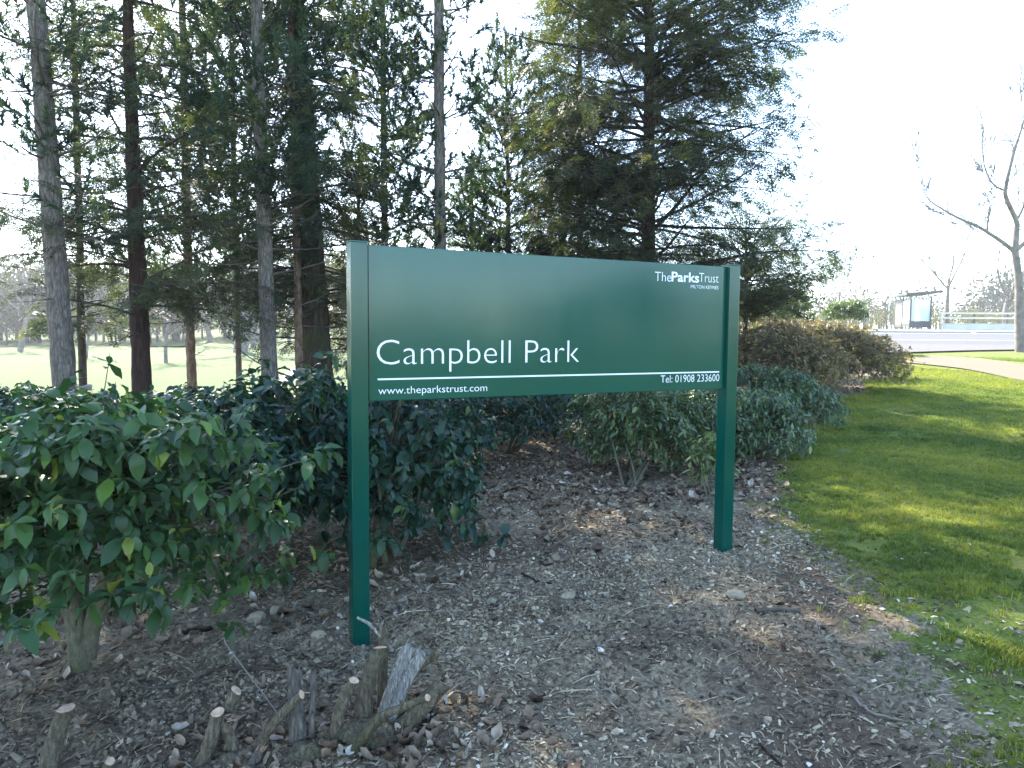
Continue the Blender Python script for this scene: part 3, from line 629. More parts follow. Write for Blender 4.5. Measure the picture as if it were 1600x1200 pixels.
for k, (b, c, d, r, lab) in enumerate((((1215, 535), (1215, 483), 22, (60, 32), 'bright green sunlit bush behind the brown hedge'), ((1325, 515), (1322, 488), 27, (26, 17), 'small bright bush between the hedge and the bus shelter'), ((1130, 540), (1140, 495), 24, (60, 30), 'sunlit bush behind the top right corner of the sign'))):
    shrub_px('bush', 50+k, b, c, d, r, 1.0, M_bright, lab, 700, leaf=.13, tpl=SMALL, per=(5, 7), stems=5, stem_r=.02, group='bright bushes near the road', twig=False)

# ------------------------------------------------------------------ cut stumps in the foreground
M_cut = plain('fresh_cut_wood', (.42, .29, .19), .85, .3, 60, .2)
M_rot = barkmat('rotten_pale_wood', (.11, .10, .08), (.42, .395, .34), (.64, .61, .54), 60, 14, 1.0, crk=.25)
M_stumpbark = barkmat('bark_stump', (.05, .04, .026), (.15, .125, .08), (.28, .24, .165), 44, 14, .9, moss=(.085, .085, .035), crk=0)
M_stumpgrey = barkmat('bark_stump_grey', (.06, .05, .04), (.15, .13, .105), (.28, .25, .205), 50, 10, .9, crk=.25)
def stem(root, pts, w, d, mat, cut=M_cut, seed=0, kind='cut', name='stem', tear=1.0):
    rng = np.random.default_rng(seed)
    ds = np.linspace(d[0], d[1], len(pts)); p = np.array([P(a, b, q) for (a, b), q in zip(pts, ds)])
    p[0] = p[0]-unit(p[1]-p[0])*.06
    c = curve(p, 22); r = np.linspace(w[0], w[1], 22)*np.interp(np.linspace(0, 1, 22), [0, 1], d)/F/2
    n = 14; r = r*(1+.05*vnoise(np.arange(22)*.6, np.zeros(22)+seed, seed)*2); g = Geo(); tube(g, c, r, n, .5)
    v = g.v[0].reshape(22, n, 3); ph = np.arange(n)*2*PI/n
    k = 1+.12*vnoise(np.tile(ph*1.6, (22, 1)), np.arange(22)[:, None]*.5+seed*3, seed)+.045*rng.normal(size=(22, n))
    v = c[:, None]+(v-c[:, None])*k[:, :, None]; ax = unit(c[-1]-c[-2])
    if kind == 'cut':
        tilt = unit(rng.normal(size=3)); v[-1] += ax*((v[-1]-c[-1]) @ tilt)[:, None]*.5
        g.v[0] = v.reshape(-1, 3); o = g.build(name, mat, root, True)
        e = Geo(); top = v[-1]+ax*.0008; cc = top.mean(0); ring = cc+(top-cc)*.93; ring2 = cc+(top-cc)*.45
        vv = np.vstack([top, ring+ax*.001, ring2+ax*.0016, cc[None]+ax*.0012])
        f4 = [(b*n+q, b*n+(q+1) % n, (b+1)*n+(q+1) % n, (b+1)*n+q) for b in range(2) for q in range(n)]
        e.add(vv, [(2*n+q, 2*n+(q+1) % n, 3*n) for q in range(n)], f4); e.build('cut_face', cut, root)
    else:
        # torn end: the rim runs out in splinters
        L = np.linalg.norm(v[-1]-c[-1], axis=1).mean()
        v[-1] += ax*(rng.uniform(-.3, 1.8, n)*L*tear)[:, None]; v[-2] += ax*(rng.uniform(-.2, .3, n)*L)[:, None]
        g.v[0] = v.reshape(-1, 3); o = g.build(name, mat, root, True)
        e = Geo()
        for q in range(16):
            b = c[-3]+(v[-3][q % n]-c[-3])*rng.uniform(.2, .9); h = ax*L*rng.uniform(1.4, 3.2)*tear+rng.normal(size=3)*L*.35
            s_ = unit(np.cross(ax, rng.normal(size=3)))*L*.16
            e.add(np.array([b-s_, b+s_, b+np.cross(ax, s_), b+h]), [(0, 1, 3), (1, 2, 3), (2, 0, 3)])
        e.build('torn_end', cut, root)
    return o
def groundat(px, py): q = G(px, py); return (q[0], q[1], float(terr(q[0], q[1])))
d0 = G(350, 1190)[1]
stA = empty('coppiced_stump', groundat(360, 1195), 'mossy coppiced stump with two round sawn stems at the bottom left of centre', 'stump')
q = np.linalg.norm(1) ; dep = lambda px, py: float((G(px, py)-CAM) @ fwd)
dA = dep(350, 1195)
stem(stA, [(312, 1205), (328, 1160), (340, 1113)], (24, 19), (dA, dA), M_stumpbark, seed=1)
stem(stA, [(370, 1205), (362, 1160), (346, 1125), (352, 1122)], (19, 15), (dA+.03, dA+.03), M_stumpbark, seed=2, kind='torn')
stem(stA, [(340, 1140), (352, 1115), (369, 1079)], (20, 19), (dA+.05, dA+.08), M_stumpbark, seed=3)
stem(stA, [(402, 1165), (420, 1140), (446, 1110), (471, 1085)], (17, 14), (dA+.06, dA+.02), M_stumpbark, seed=4)
stem(stA, [(384, 1212), (395, 1192), (406, 1176)], (18, 15), (dA-.03, dA-.03), M_stumpgrey, seed=5, kind='torn')
dB = dep(540, 1160)
stB = empty('coppiced_stump', groundat(550, 1150), 'large coppiced stump cluster of cut and rotten stems in front of the left post', 'stump')
stem(stB, [(472, 1185), (464, 1130), (459, 1045)], (34, 20), (dB, dB), M_stumpgrey, seed=11, tear=.7, kind='torn', cut=M_stumpgrey)
stem(stB, [(487, 1150), (488, 1100), (490, 1050)], (11, 8), (dB, dB), M_stumpgrey, seed=12, kind='torn')
stem(stB, [(522, 1175), (526, 1135), (536, 1095), (553, 1063)], (22, 16), (dB, dB-.02), M_stumpbark, seed=13)
stem(stB, [(566, 1130), (572, 1085), (581, 1045), (594, 1012)], (28, 19), (dB+.1, dB+.1), M_stumpbark, seed=14)
stem(stB, [(595, 1120), (598, 1060), (600, 1010), (597, 978)], (15, 14), (dB+.2, dB+.22), M_stumpbark, seed=15, kind='torn', cut=M_rot)
stem(stB, [(599, 1000), (580, 978), (560, 966)], (6, 4), (dB+.21, dB+.2), M_rot, seed=16, kind='torn', cut=M_rot)
stem(stB, [(600, 1115), (617, 1065), (640, 1012)], (20, 24), (dB+.12, dB+.14), M_rot, seed=17, kind='torn', cut=M_rot, tear=.45)
stem(stB, [(616, 1112), (634, 1065), (660, 1020)], (17, 21), (dB+.1, dB+.13), M_rot, seed=18, kind='torn', cut=M_rot, tear=.45)
stem(stB, [(640, 1052), (662, 1035), (682, 1019)], (17, 15), (dB+.16, dB+.2), M_stumpbark, seed=19)
stem(stB, [(622, 1150), (650, 1115), (693, 1068)], (36, 24), (dB+.05, dB+.05), M_stumpbark, seed=20)
stem(stB, [(560, 1165), (590, 1125), (625, 1107), (668, 1090)], (17, 11), (dB-.05, dB-.08), M_stumpbark, seed=21)
dC = dep(80, 1195)
stC = empty('stump', groundat(78, 1198), 'single short sawn stem standing alone in the bottom left corner', 'stump'); stem(stC, [(72, 1225), (82, 1170), (103, 1107)], (30, 24), (dC, dC), M_stumpbark, seed=31)
stD = empty('stump', groundat(168, 1199), 'small low cut stub at the bottom edge near the left corner', 'stump'); stem(stD, [(160, 1225), (166, 1205), (172, 1190)], (17, 15), (dA-.05, dA-.05), M_stumpbark, seed=32)

# ------------------------------------------------------------------ litter on the bed
rng = np.random.default_rng(77)
def wedge(n, r0, r1, a0=-46, a1=46, p=1.0):
    r = r0+(r1-r0)*rng.random(n)**p; a = np.radians(rng.uniform(a0, a1, n)); return r*np.sin(a), r*np.cos(a)
def gnormal(x, y):
    e = .03; f = lambda a, b: terr(a, b)+bumps(a, b)
    z = f(x, y); zx = (f(x+e, y)-z)/e; zy = (f(x, y+e)-z)/e
    return z, unit(np.stack([-zx, -zy, np.ones_like(zx)], 1))
def lay(x, y, tilt=.35):
    z, nn = gnormal(x, y); nn = unit(nn+rng.normal(size=nn.shape)*tilt); a = rng.uniform(0, 2*PI, len(x))
    d = np.stack([np.cos(a), np.sin(a), np.zeros(len(x))], 1); d = unit(d-nn*(d*nn).sum(1)[:, None])
    return z, np.stack([d, np.cross(nn, d), nn], 2)
CHIP = (np.array([(-.5, -.5, 0), (.02, -.55, .12), (.5, -.3, 0), (.5, .4, .03), (-.05, .5, .15), (-.5, .35, .02)], float), np.zeros((0, 3), int), np.array([(0, 1, 4, 5), (1, 2, 3, 4)]))
n = 175000; x, y = wedge(n, 1.5, 10, p=1.2)
jj = .16+.3*sstep(5, 3.4, y); ok = is_bed(x+rng.normal(size=n)*jj, y+rng.normal(size=n)*jj); x, y = x[ok], y[ok]
keep = rng.random(len(x)) < .35+1.3*sstep(-.25, .2, vnoise(x*1.1, y*1.1, 31)); x, y = x[keep], y[keep]
z, Rm = lay(x, y, .38); k = len(x); dist = np.hypot(x, y)
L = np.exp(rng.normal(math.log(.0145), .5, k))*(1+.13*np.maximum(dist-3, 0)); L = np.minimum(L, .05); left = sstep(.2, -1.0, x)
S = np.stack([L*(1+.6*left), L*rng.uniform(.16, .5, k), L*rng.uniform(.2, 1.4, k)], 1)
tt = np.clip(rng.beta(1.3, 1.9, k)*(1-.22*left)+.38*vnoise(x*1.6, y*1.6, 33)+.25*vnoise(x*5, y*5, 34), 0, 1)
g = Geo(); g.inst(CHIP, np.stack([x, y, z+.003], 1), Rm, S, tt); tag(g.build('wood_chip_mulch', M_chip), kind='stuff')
# dry straw and twiglets
n = 5200; x, y = wedge(n, 1.5, 8); ok = is_bed(x, y); x, y = x[ok], y[ok]; z, Rm = lay(x, y, .2); k = len(x)
L = np.exp(rng.normal(math.log(.055), .5, k)); S = np.stack([L, np.full(k, .0028), L*.5], 1)
g = Geo(); g.inst(CHIP, np.stack([x, y, z+.006], 1), Rm, S, np.clip(rng.beta(2.4, 2, k), 0, 1)); tag(g.build('dry_straw', M_chip), kind='stuff')
# soil crumbs and clods
def rock(seed, sub=1):
    bm = bmesh.new(); bmesh.ops.create_icosphere(bm, subdivisions=sub, radius=1); r_ = np.random.default_rng(seed)
    v = np.array([q.co[:] for q in bm.verts]); f = np.array([[q.index for q in fc.verts] for fc in bm.faces]); bm.free()
    v = v*(1+r_.normal(size=(len(v), 1))*(.22 if sub == 1 else .10))
    v *= 1+.35*vnoise(v[:, 0]*1.5+seed, v[:, 1]*1.5+v[:, 2]*1.3, seed)[:, None]
    return v*np.array([1, .85, .7]), f, np.zeros((0, 4), int)
ROCKS = [rock(k) for k in range(4)]
def on_mound(n):
    s_ = rng.uniform(-1.1, 3.0, n); q_ = rng.normal(size=n)*.30+.05; return SX+U[0]*s_+N[0]*q_, SY+U[1]*s_+N[1]*q_
x1, y1 = on_mound(9000); x2, y2 = wedge(5200, 1.7, 8)
x = np.concatenate([x1, x2]); y = np.concatenate([y1, y2]); ok = is_bed(x, y); x, y = x[ok], y[ok]; k = len(x)
z, Rm = lay(x, y, .5); L = np.exp(rng.normal(math.log(.0068), .5, k)); L = np.where(L > .02, L*.6, L)
g = Geo(); pk = rng.integers(0, 4, k); tt = np.clip(rng.normal(.5, .17, k), 0, .93); tt[rng.random(k) < .012] = 1
pos = np.stack([x, y, z+L*.05], 1)
for q in range(4):
    m_ = pk == q; g.inst(ROCKS[q], pos[m_], Rm[m_], L[m_], tt[m_])
tag(g.build('soil_crumbs', M_soil, None, False), kind='stuff')
# fallen leaves lying as a layer
LIT = leaf_tpl((.15, .4, .7), (.24, .34, .24), .0); LIT[0][:, 2] += np.array([.1, .26, 0, .18, .2, -.02, .1, .16, .03, .3, .3])[:len(LIT[0])]
xs, ys = wedge(3300, 3.6, 11, -42, 34)
ax_, ay_ = [], []
for (cx, cy, sx_, sy_, m_) in ((G(640, 1150)[0], G(640, 1150)[1], .26, .16, 190), (G(700, 1180)[0], G(700, 1180)[1], .3, .12, 60), (G(480, 1180)[0], G(480, 1180)[1], .3, .13, 80), (G(980, 775)[0], G(980, 775)[1], .5, .25, 260), (G(830, 745)[0], G(830, 745)[1], .6, .8, 420), (G(1190, 730)[0], G(1190, 730)[1], .25, .8, 330), (G(1270, 660)[0], G(1270, 660)[1], .35, 1.2, 380), (G(1340, 606)[0], G(1340, 606)[1], .7, 1.0, 420), (G(1180, 760)[0], G(1180, 760)[1], .3, .3, 120)):
    ax_.append(cx+rng.normal(size=m_)*sx_); ay_.append(cy+rng.normal(size=m_)*sy_)
x = np.concatenate([xs]+ax_); y = np.concatenate([ys]+ay_); s_ = (x-SX)*U[0]+(y-SY)*U[1]; q_ = (x-SX)*N[0]+(y-SY)*N[1]
ok = is_bed(x+.1*rng.normal(size=len(x)), y) & ((np.arange(len(x)) >= 3300) | (q_ < -.3)); x, y = x[ok], y[ok]; k = len(x)
z, Rm = lay(x, y, .45); L = rng.uniform(.035, .085, k)*np.where(np.hypot(x, y) < 3, .85, 1)
S = np.stack([L, L*rng.uniform(.6, 1.1, k), L*rng.uniform(.3, 1.8, k)], 1)
g = Geo(); g.inst(LIT, np.stack([x, y, z+.006], 1), Rm, S, np.clip(rng.normal(.5, .24, k), 0, 1)); tag(g.build('leaf_litter', M_litter, None, True), kind='stuff')

def single(name, tpl, px, py, scale, mat, label, cat, t, seed, group=None, lift=.006, tilt=.3, smooth=True):
    global rng
    rng = np.random.default_rng(seed); p = G(px, py); z, Rm = lay(np.array([p[0]]), np.array([p[1]]), tilt)
    e = empty  # one mesh is the thing
    g = Geo(); g.inst(tpl, np.array([[0, 0, 0.0]]), Rm, np.array([scale]) if np.ndim(scale) else np.array([scale]), np.array([t]))
    o = g.build(name, mat, None, smooth); o.location = (p[0], p[1], float(z[0])+lift); return tag(o, label, cat, group)
BR = [rock(50+k, 2) for k in range(6)]
GS = 'stones and clods on the bare soil'
for k, (px, py, s_, t, lab) in enumerate(((634, 966, .017, 1, 'white pebble just right of the left post foot'), (702, 985, .012, 1, 'small white pebble right of the left post foot, the lower one of two'), (1113, 851, .02, 1, 'white pebble beside the foot of the right post'), (1206, 851, .016, 1, 'white pebble between the right post and the lawn'),
        (400, 962, .05, .72, 'pale grey clod left of the left post'), (432, 952, .042, .66, 'brownish clod left of the left post, beside the pale grey one'), (497, 1003, .045, .72, 'large grey clod below the other clods left of the left post'), (836, 966, .022, .88, 'pale stone at the middle of the bare soil'), (768, 946, .04, .62, 'earthy clod in the middle of the bare soil'), (885, 940, .045, .6, 'broad earthy clod right of the middle of the bare soil'), (790, 800, .05, .5, 'dark clod behind the sign, under the middle of the panel'), (980, 880, .03, .75, 'tan stone below the right half of the panel'), (1150, 935, .055, .66, 'yellowish clump of earth below the right post'), (600, 800, .03, .6, 'clod under the drooping laurel'))):
    single('pebble' if s_ < .025 else 'soil_clod', BR[k % 6], px, py, s_, M_soil, lab, 'stone' if s_ < .025 else 'clod', t, 300+k, GS, lift=s_*.1, smooth=s_ < .025)
MAPLE_V = [(0, 0, 0)]; nl = 15
for k in range(nl):
    a = -PI*.86+2*PI*.86*k/(nl-1); r_ = (1.0 if k % 3 == 1 else .62 if k % 3 == 0 else .58)*(1-.25*abs(a)/PI); MAPLE_V.append((r_*math.cos(a), r_*math.sin(a), .22*abs(math.sin(2.1*a))+.12*r_))
MAPLE = (np.array(MAPLE_V), np.array([(0, k, k+1) for k in range(1, nl)]), np.zeros((0, 4), int))
GL = 'large fallen leaves on the mulch'
for k, (px, py, s_, t, lab) in enumerate(((1348, 1030, .05, .5, 'orange-brown fallen leaf lying near the lawn at the lower right'), (770, 1187, .055, .45, 'curled brown leaf at the bottom edge right of the big stump'), (720, 1178, .05, .85, 'pale curled leaf beside the big stump'), (205, 1125, .05, .8, 'flat pale leaf between the left stump and the mossy stump'), (125, 1135, .045, .62, 'tan leaf beside the single stem in the bottom left corner'), (675, 1150, .05, .75, 'pale tan leaf leaning on the big stump'), (150, 1048, .04, .55, 'small orange leaf at the foot of the nearest laurel'), (640, 1185, .045, .5, 'brown leaf in front of the big stump'))):
    single('fallen_leaf', MAPLE, px, py, np.array([s_, s_*.8, s_*1.3]), M_litter, lab, 'leaf', t, 400+k, GL, lift=.012, tilt=.5, smooth=False)
def twig(pts, r_, label, mat, seed, lift=.012, side=2, name='fallen_stick'):
    p = [G(*q) for q in pts]; p = np.array([(a[0], a[1], float(terr(a[0], a[1])+bumps(a[0], a[1]))+lift) for a in p]); r2 = np.random.default_rng(seed)
    c = curve(p, 14)+r2.normal(size=(14, 3))*.003; g = Geo(); tube(g, c-c[0], np.linspace(r_, r_*.6, 14), 7, .5, True, .1, r2)
    for k in range(side):
        i_ = r2.integers(4, 12); b = c[i_]-c[0]; dv = unit(c[i_]-c[i_-1])+r2.normal(size=3)*.6; dv[2] = abs(dv[2])*.4
        tube(g, [b, b+dv*.05, b+dv*.09], [r_*.5, r_*.4, r_*.2], 5)
    o = g.build(name, mat, None, True); o.location = tuple(c[0]); return tag(o, label, 'stick', 'sticks lying on the mulch')
twig([(1180, 966), (1215, 962), (1250, 961)], .013, 'thick grey stick lying below the right post', M_limb, 1)
twig([(325, 1056), (385, 1061), (450, 1067)], .010, 'dark stick lying behind the two stumps', M_limbdark, 2)
twig([(205, 985), (235, 984), (268, 975)], .009, 'short grey stick right of the nearest laurel', M_barebark, 3)
twig([(208, 1064), (222, 1078), (270, 1078), (322, 1070)], .007, 'crooked brown stick between the nearest laurel and the stumps', M_limb, 4)
twig([(1185, 1165), (1205, 1185), (1225, 1199)], .006, 'thin brown stick at the bottom edge right of centre', M_redbark, 5, side=0)
twig([(1330, 1080), (1360, 1110), (1410, 1125)], .006, 'pale split stick at the edge of the lawn lower right', M_barebark, 6, side=0)
twig([(815, 902), (840, 910), (862, 913)], .007, 'reddish stick on the soil between the posts', M_redbark, 7, side=0)
g = Geo(); a = P(352, 1005, dA+.15); b = P(432, 1112, dA+.1); c_ = P(470, 1150, dA+.08); tube(g, np.array([c_, b, a])-c_, [.004, .0035, .0022], 6)
g.add(np.array([a-c_+(-.004, 0, 0), a-c_+(.004, 0, 0), a-c_+(-.006, 0, .03)]), [(0, 1, 2)])
o = g.build('dry_stalk', M_barebark, None, True); o.location = tuple(c_); tag(o, 'thin pale stalk leaning left out of the stump cluster', 'stalk')

# ------------------------------------------------------------------ grass
rng = np.random.default_rng(99)
def tuft(seed, n=6):
    r_ = np.random.default_rng(seed); v = []; f = []
    for k in range(n):
        a = r_.uniform(0, 6.3); lean = r_.uniform(.1, .9); d = np.array([math.cos(a), math.sin(a), 0]); s_ = np.array([-d[1], d[0], 0])*.07
        b = np.array([r_.normal()*.3, r_.normal()*.3, -.05]); h = r_.uniform(.6, 1.1); i_ = len(v)
        v += [b-s_, b+s_, b+d*lean*.35+np.array([0, 0, h*.6])+s_*.7, b+d*lean*.35+np.array([0, 0, h*.6])-s_*.7, b+d*lean*.95+np.array([0, 0, h*.85])]
        f += [(i_, i_+1, i_+2), (i_, i_+2, i_+3), (i_+3, i_+2, i_+4)]
    return np.array(v), np.array(f), np.zeros((0, 4), int)
TUFTS = [tuft(k) for k in range(4)]
def grass(name, mat, x, y, h, t):
    z = terr(x, y)+bumps(x, y); a = rng.uniform(0, 6.3, len(x)); c, s_ = np.cos(a), np.sin(a); o = np.zeros(len(x)); i1 = np.ones(len(x))
    Rm = np.stack([np.stack([c, -s_, o], 1), np.stack([s_, c, o], 1), np.stack([o, o, i1], 1)], 1)
    g = Geo(); pk = rng.integers(0, 4, len(x)); pos = np.stack([x, y, z], 1)
    for q in range(4):
        m_ = pk == q; g.inst(TUFTS[q], pos[m_], Rm[m_], h[m_], t[m_])
    return tag(g.build(name, mat), kind='stuff')
M_grass = leafmat('grass_blades', [(0, (.06, .094, .014)), (.4, (.138, .172, .026)), (.75, (.235, .232, .036)), (1, (.3, .28, .05))], .6, .35, .3, 1.5)
n = 140000; x, y = wedge(n, 2.0, 21, 2, 40, 1.3)
path_zone = inpoly([tuple(g2(1395, 570)), tuple(g2(1520, 582)), tuple(g2(1660, 608)), tuple(g2(1660, 570)), tuple(g2(1455, 556))], x, y)
jb = .05+.10*(np.hypot(x, y) < 6)
ok = ~is_bed(x+rng.normal(size=n)*jb, y+rng.normal(size=n)*jb) & ~path_zone; x, y = x[ok], y[ok]
bare = vnoise(x*2.6, y*2.6, 41)+.5*vnoise(x*7, y*7, 42)+.55*sstep(5.2, 3.2, y)-.1; ok = rng.random(len(x)) > sstep(.15, .42, bare)*.95; x, y = x[ok], y[ok]
dd = np.hypot(x, y); h = rng.uniform(.016, .034, len(x))*(1+.09*np.maximum(dd-4, 0)*.7)*(1+.5*np.maximum(vnoise(x*1.9, y*1.9, 43), 0)*2)
grass('lawn_grass', M_grass, x, y, h, np.clip(.42+.75*vnoise(x*1.3, y*1.3, 44)+.4*vnoise(x*5, y*5, 46)+rng.normal(size=len(x))*.15, 0, 1))
x, y = wedge(34000, 17.5, 29, 18, 42); pz = inpoly([tuple(g2(1395, 570)), tuple(g2(1520, 582)), tuple(g2(1660, 608)), tuple(g2(1660, 570)), tuple(g2(1455, 556))], x, y)
lb = y > np.interp(x, [9.2, 12, 18, 24], [24.0, 25.4, 28.4, 30.2])-.2
ok = ~is_bed(x, y) & ~pz & ~lb; x, y = x[ok], y[ok]
grass('verge_grass', M_grass, x, y, rng.uniform(.05, .09, len(x)), np.clip(.5+.5*vnoise(x*.8, y*.8, 45)+rng.normal(size=len(x))*.15, 0, 1))
# scattered dead leaves and white petals on the lawn
x, y = wedge(420, 3, 14, 10, 40); ok = ~is_bed(x, y); x, y = x[ok], y[ok]; z, Rm = lay(x, y, .3); k = len(x); L = rng.uniform(.012, .035, k)
g = Geo(); g.inst(LIT, np.stack([x, y, z+.025], 1), Rm, L, np.clip(rng.normal(.5, .25, k), 0, 1)); tag(g.build('lawn_leaf_litter', M_litter, None, True), kind='stuff')

# ------------------------------------------------------------------ bare trees
def bare_tree(name, seed, base, H, r0, mat, label, group, spread=.5, fork=.35, levels=4, cat='tree', d0=None, limbs=None, thin=1.0):
    rng = np.random.default_rng(seed); base = np.array(base, float); root = empty(name, tuple(base), label, cat, group)
    tr = Geo(); cr_ = Geo()
    def grow(p, d, L, r_, lev):
        m = 5; pts = [p]; dv = d
        for k in range(m):
            dv = unit(dv+rng.normal(size=3)*.10+np.array([0, 0, .05])); pts.append(pts[-1]+dv*L/m)
        tube(cr_, pts, np.linspace(r_, r_*.55, m+1), 6 if lev < 2 else 3)
        if lev >= levels: return
        for k in range(rng.integers(3, 6) if lev < levels-1 else rng.integers(4, 7)):
            i_ = rng.integers(1, m+1) if k else m; a = rng.uniform(0, 6.3); e1 = unit(np.cross(dv, (.2, .5, 1))); e2 = np.cross(dv, e1); an = rng.uniform(.35, .95)*spread*2 if k else .15
            nd = unit(dv*math.cos(an)+(e1*math.cos(a)+e2*math.sin(a))*math.sin(an)+np.array([0, 0, .12]))
            grow(pts[i_], nd, L*rng.uniform(.5, .8), max(r_*rng.uniform(.38, .55), .004*thin), lev+1)
    if limbs is None:
        top = base+np.array([rng.normal()*.04*H, rng.normal()*.04*H, fork*H]); c = curve([base-[0, 0, .2], (base+top)/2+rng.normal(size=3)*[.03*H*.3, .03*H*.3, 0], top], 12)
        tube(tr, c, np.linspace(r0*1.15, r0*.72, 12), 10)
        n = rng.integers(3, 5); a0 = rng.uniform(0, 6.3)
        for k in range(n):
            a = a0+k*2*PI/n+rng.normal()*.3; el = rng.uniform(.7, 1.25); grow(top-[0, 0, rng.uniform(0, .08)*H], np.array([math.cos(a)*math.cos(el), math.sin(a)*math.cos(el), math.sin(el)]), H*.30*rng.uniform(.8, 1.15), r0*.5, 1)
        for k in range(3):
            z = rng.uniform(.6, .95)*fork*H; a = rng.uniform(0, 6.3); grow(base+[0, 0, z], np.array([math.cos(a), math.sin(a), .5]), H*.16, r0*.2, 2)
    else:
        c = curve(limbs[0], 16); tube(tr, c, np.linspace(r0*1.1, r0*.7, 16), 12, rough=.04, rng=rng)
        for pts, ra, rb in limbs[1:]:
            c = curve(pts, 16); tube(cr_, c, np.linspace(ra, rb, 16), 8, rough=.06, rng=rng)
            for k in range(3, 16):
                dv = unit(c[min(k+1, 15)]-c[k-1]); a = rng.uniform(0, 6.3); e1 = unit(np.cross(dv, (.2, .5, 1))); e2 = np.cross(dv, e1)
                grow(c[k], unit(dv*.7+(e1*math.cos(a)+e2*math.sin(a))*.7+np.array([0, 0, .25])), np.linalg.norm(c[-1]-c[0])*rng.uniform(.12, .26), max(rb*.7, .014), levels-1-(k % 3 == 0))
    tr.build('trunk', mat, root, True); cr_.build('crown', mat, root, True); return root
def px_base(px, d): p = P(px, 520, d); return (p[0], p[1], float(terr(p[0], p[1])))
dv_ = float((G(1593, 550)-CAM) @ fwd)
T = lambda px, py, o=0: P(px, py, dv_+o)
bare_tree('bare_tree', 3, G(1594, 550), 9, .17, M_barebark, 'bare roadside tree with forked trunk on the verge at the right edge', 'bare trees along the road', levels=4, thin=4.5, limbs=[
    [T(1595, 558), T(1593, 500), T(1592, 440), T(1585, 388)],
    ([T(1584, 392), T(1560, 374), T(1530, 355), T(1500, 342, .4), T(1470, 325, .6), T(1448, 308, .9), T(1436, 275, 1.1)], .085, .014),
    ([T(1586, 392), T(1588, 360), T(1588, 345), T(1573, 312, -.3), T(1571, 295, -.4), T(1581, 250, -.5), T(1590, 220, -.6), T(1602, 180, -.6), T(1612, 120, -.8)], .12, .02),
    ([T(1586, 392), T(1605, 375, .3), T(1640, 340, .6), T(1670, 280, 1)], .11, .025),
    ([T(1588, 345), T(1600, 320, .3), T(1618, 260, .5), T(1630, 190, .6)], .06, .014),
    ([T(1570, 298), T(1552, 288), T(1540, 265, .3), T(1535, 235, .5), T(1537, 190, .6)], .045, .01),
    ([T(1543, 362), T(1543, 350), T(1547, 325, -.4), T(1543, 305, -.5)], .04, .01)])
GB = 'bare trees along the road'
bare_tree('bare_tree', 5, px_base(1479, 62), 11, .16, M_barebark, 'slim bare tree with two upright prongs right of the bus shelter', GB, .22, .38, 4, thin=2.5)
bare_tree('bare_tree', 6, px_base(1574, 64), 9, .28, M_barebark, 'dark bare tree behind the timber rail at the right', GB, .5, .32, 4, thin=2.5)
for k, (px, d, H, lab) in enumerate(((1310, 60, 8.5, 'thin bare sapling behind the low conifer branches left of the bus shelter'), (1386, 68, 7, 'thin bare sapling at the left end of the bus shelter'), (1440, 75, 8, 'thin bare sapling behind the bus shelter roof'), (1350, 72, 7, 'thin bare sapling midway between hedge and bus shelter'))):
    bare_tree('bare_sapling', 7+k, px_base(px, d), H, .09, M_barebark, lab, GB, .28, .35, 4, thin=2.2)
GM = 'bare trees in the meadow'
for k, (px, d, H, r_, lab, fk) in enumerate(((375, 48, 13, .42, 'stout pale bare tree in the meadow between the slender and straight pines', .3), (395, 56, 12, .18, 'bare tree just right of the stout one in the meadow', .35), (408, 62, 12, .17, 'bare tree nearest the left side of the straight grey pine', .35), (258, 38, 7, .09, 'young bare tree right of the dark red trunk', .28), (133, 46, 7, .09, 'young bare tree just right of the leaning pine', .3), (452, 66, 11, .15, 'bare tree between the straight grey pine and the thin brown trunk', .35), (330, 70, 14, .22, 'far bare tree left of the stout meadow tree', .3), (30, 60, 12, .2, 'far bare tree at the left edge beyond the leaning pine', .3), (190, 75, 13, .22, 'far bare tree seen left of the dark red trunk', .3), (535, 70, 10, .16, 'far bare tree beside the left post', .35))):
    bare_tree('bare_tree', 20+k, px_base(px, d), H, r_, M_barebark, lab, GM, .45, fk, 4, thin=2.6)

# ------------------------------------------------------------------ far woods
def wood(name, seed, spots, mat, n=220, blob=(2.2, 3.5), leaf=.55, kind='stuff'):
    r_ = np.random.default_rng(seed); g = Geo(); LP, LD, LS, LT = [], [], [], []
    for (x, y, h) in spots:
        z = float(terr(x, y)); tb = r_.uniform(0, 1); w_ = h*r_.uniform(.28, .42)
        tube(g, [(x, y, z-.3), (x, y, z+h*.6)], [.03*h, .012*h], 5, tb)
        u = unit(r_.normal(size=(n, 3))); rr = r_.random(n)**.45; p = np.stack([x+u[:, 0]*rr*w_, y+u[:, 1]*rr*w_, z+h*.58+u[:, 2]*rr*h*.44], 1)
        p[:, 2] = np.maximum(p[:, 2], z+.2); LP.append(p); LD.append(unit(u+r_.normal(size=(n, 3))*.6)); LS.append(h*.085*r_.uniform(.5, 1.3, n)); LT.append(np.clip(tb*.7+r_.normal(size=n)*.2+.15, 0, 1))
    LP, LD = np.concatenate(LP), np.concatenate(LD); g.inst(SMALL, LP, frames(LD, r_.uniform(0, 6, len(LP))), np.concatenate(LS), np.concatenate(LT))
    return tag(g.build(name, mat), kind=kind)
r_ = np.random.default_rng(8)
sp_ = []
for k in range(110):
    px = r_.uniform(-250, 620); d = r_.uniform(95, 150); p = P(px, 520, d); sp_.append((p[0], p[1], r_.uniform(6, 11)))
for k in range(90):
    px = r_.uniform(-300, 430); d = r_.uniform(68, 84); p = P(px, 520, d); sp_.append((p[0], p[1], r_.uniform(3.5, 7.5)))
wood('far_wood', 1, sp_, M_farwood, 420)
sp_ = []
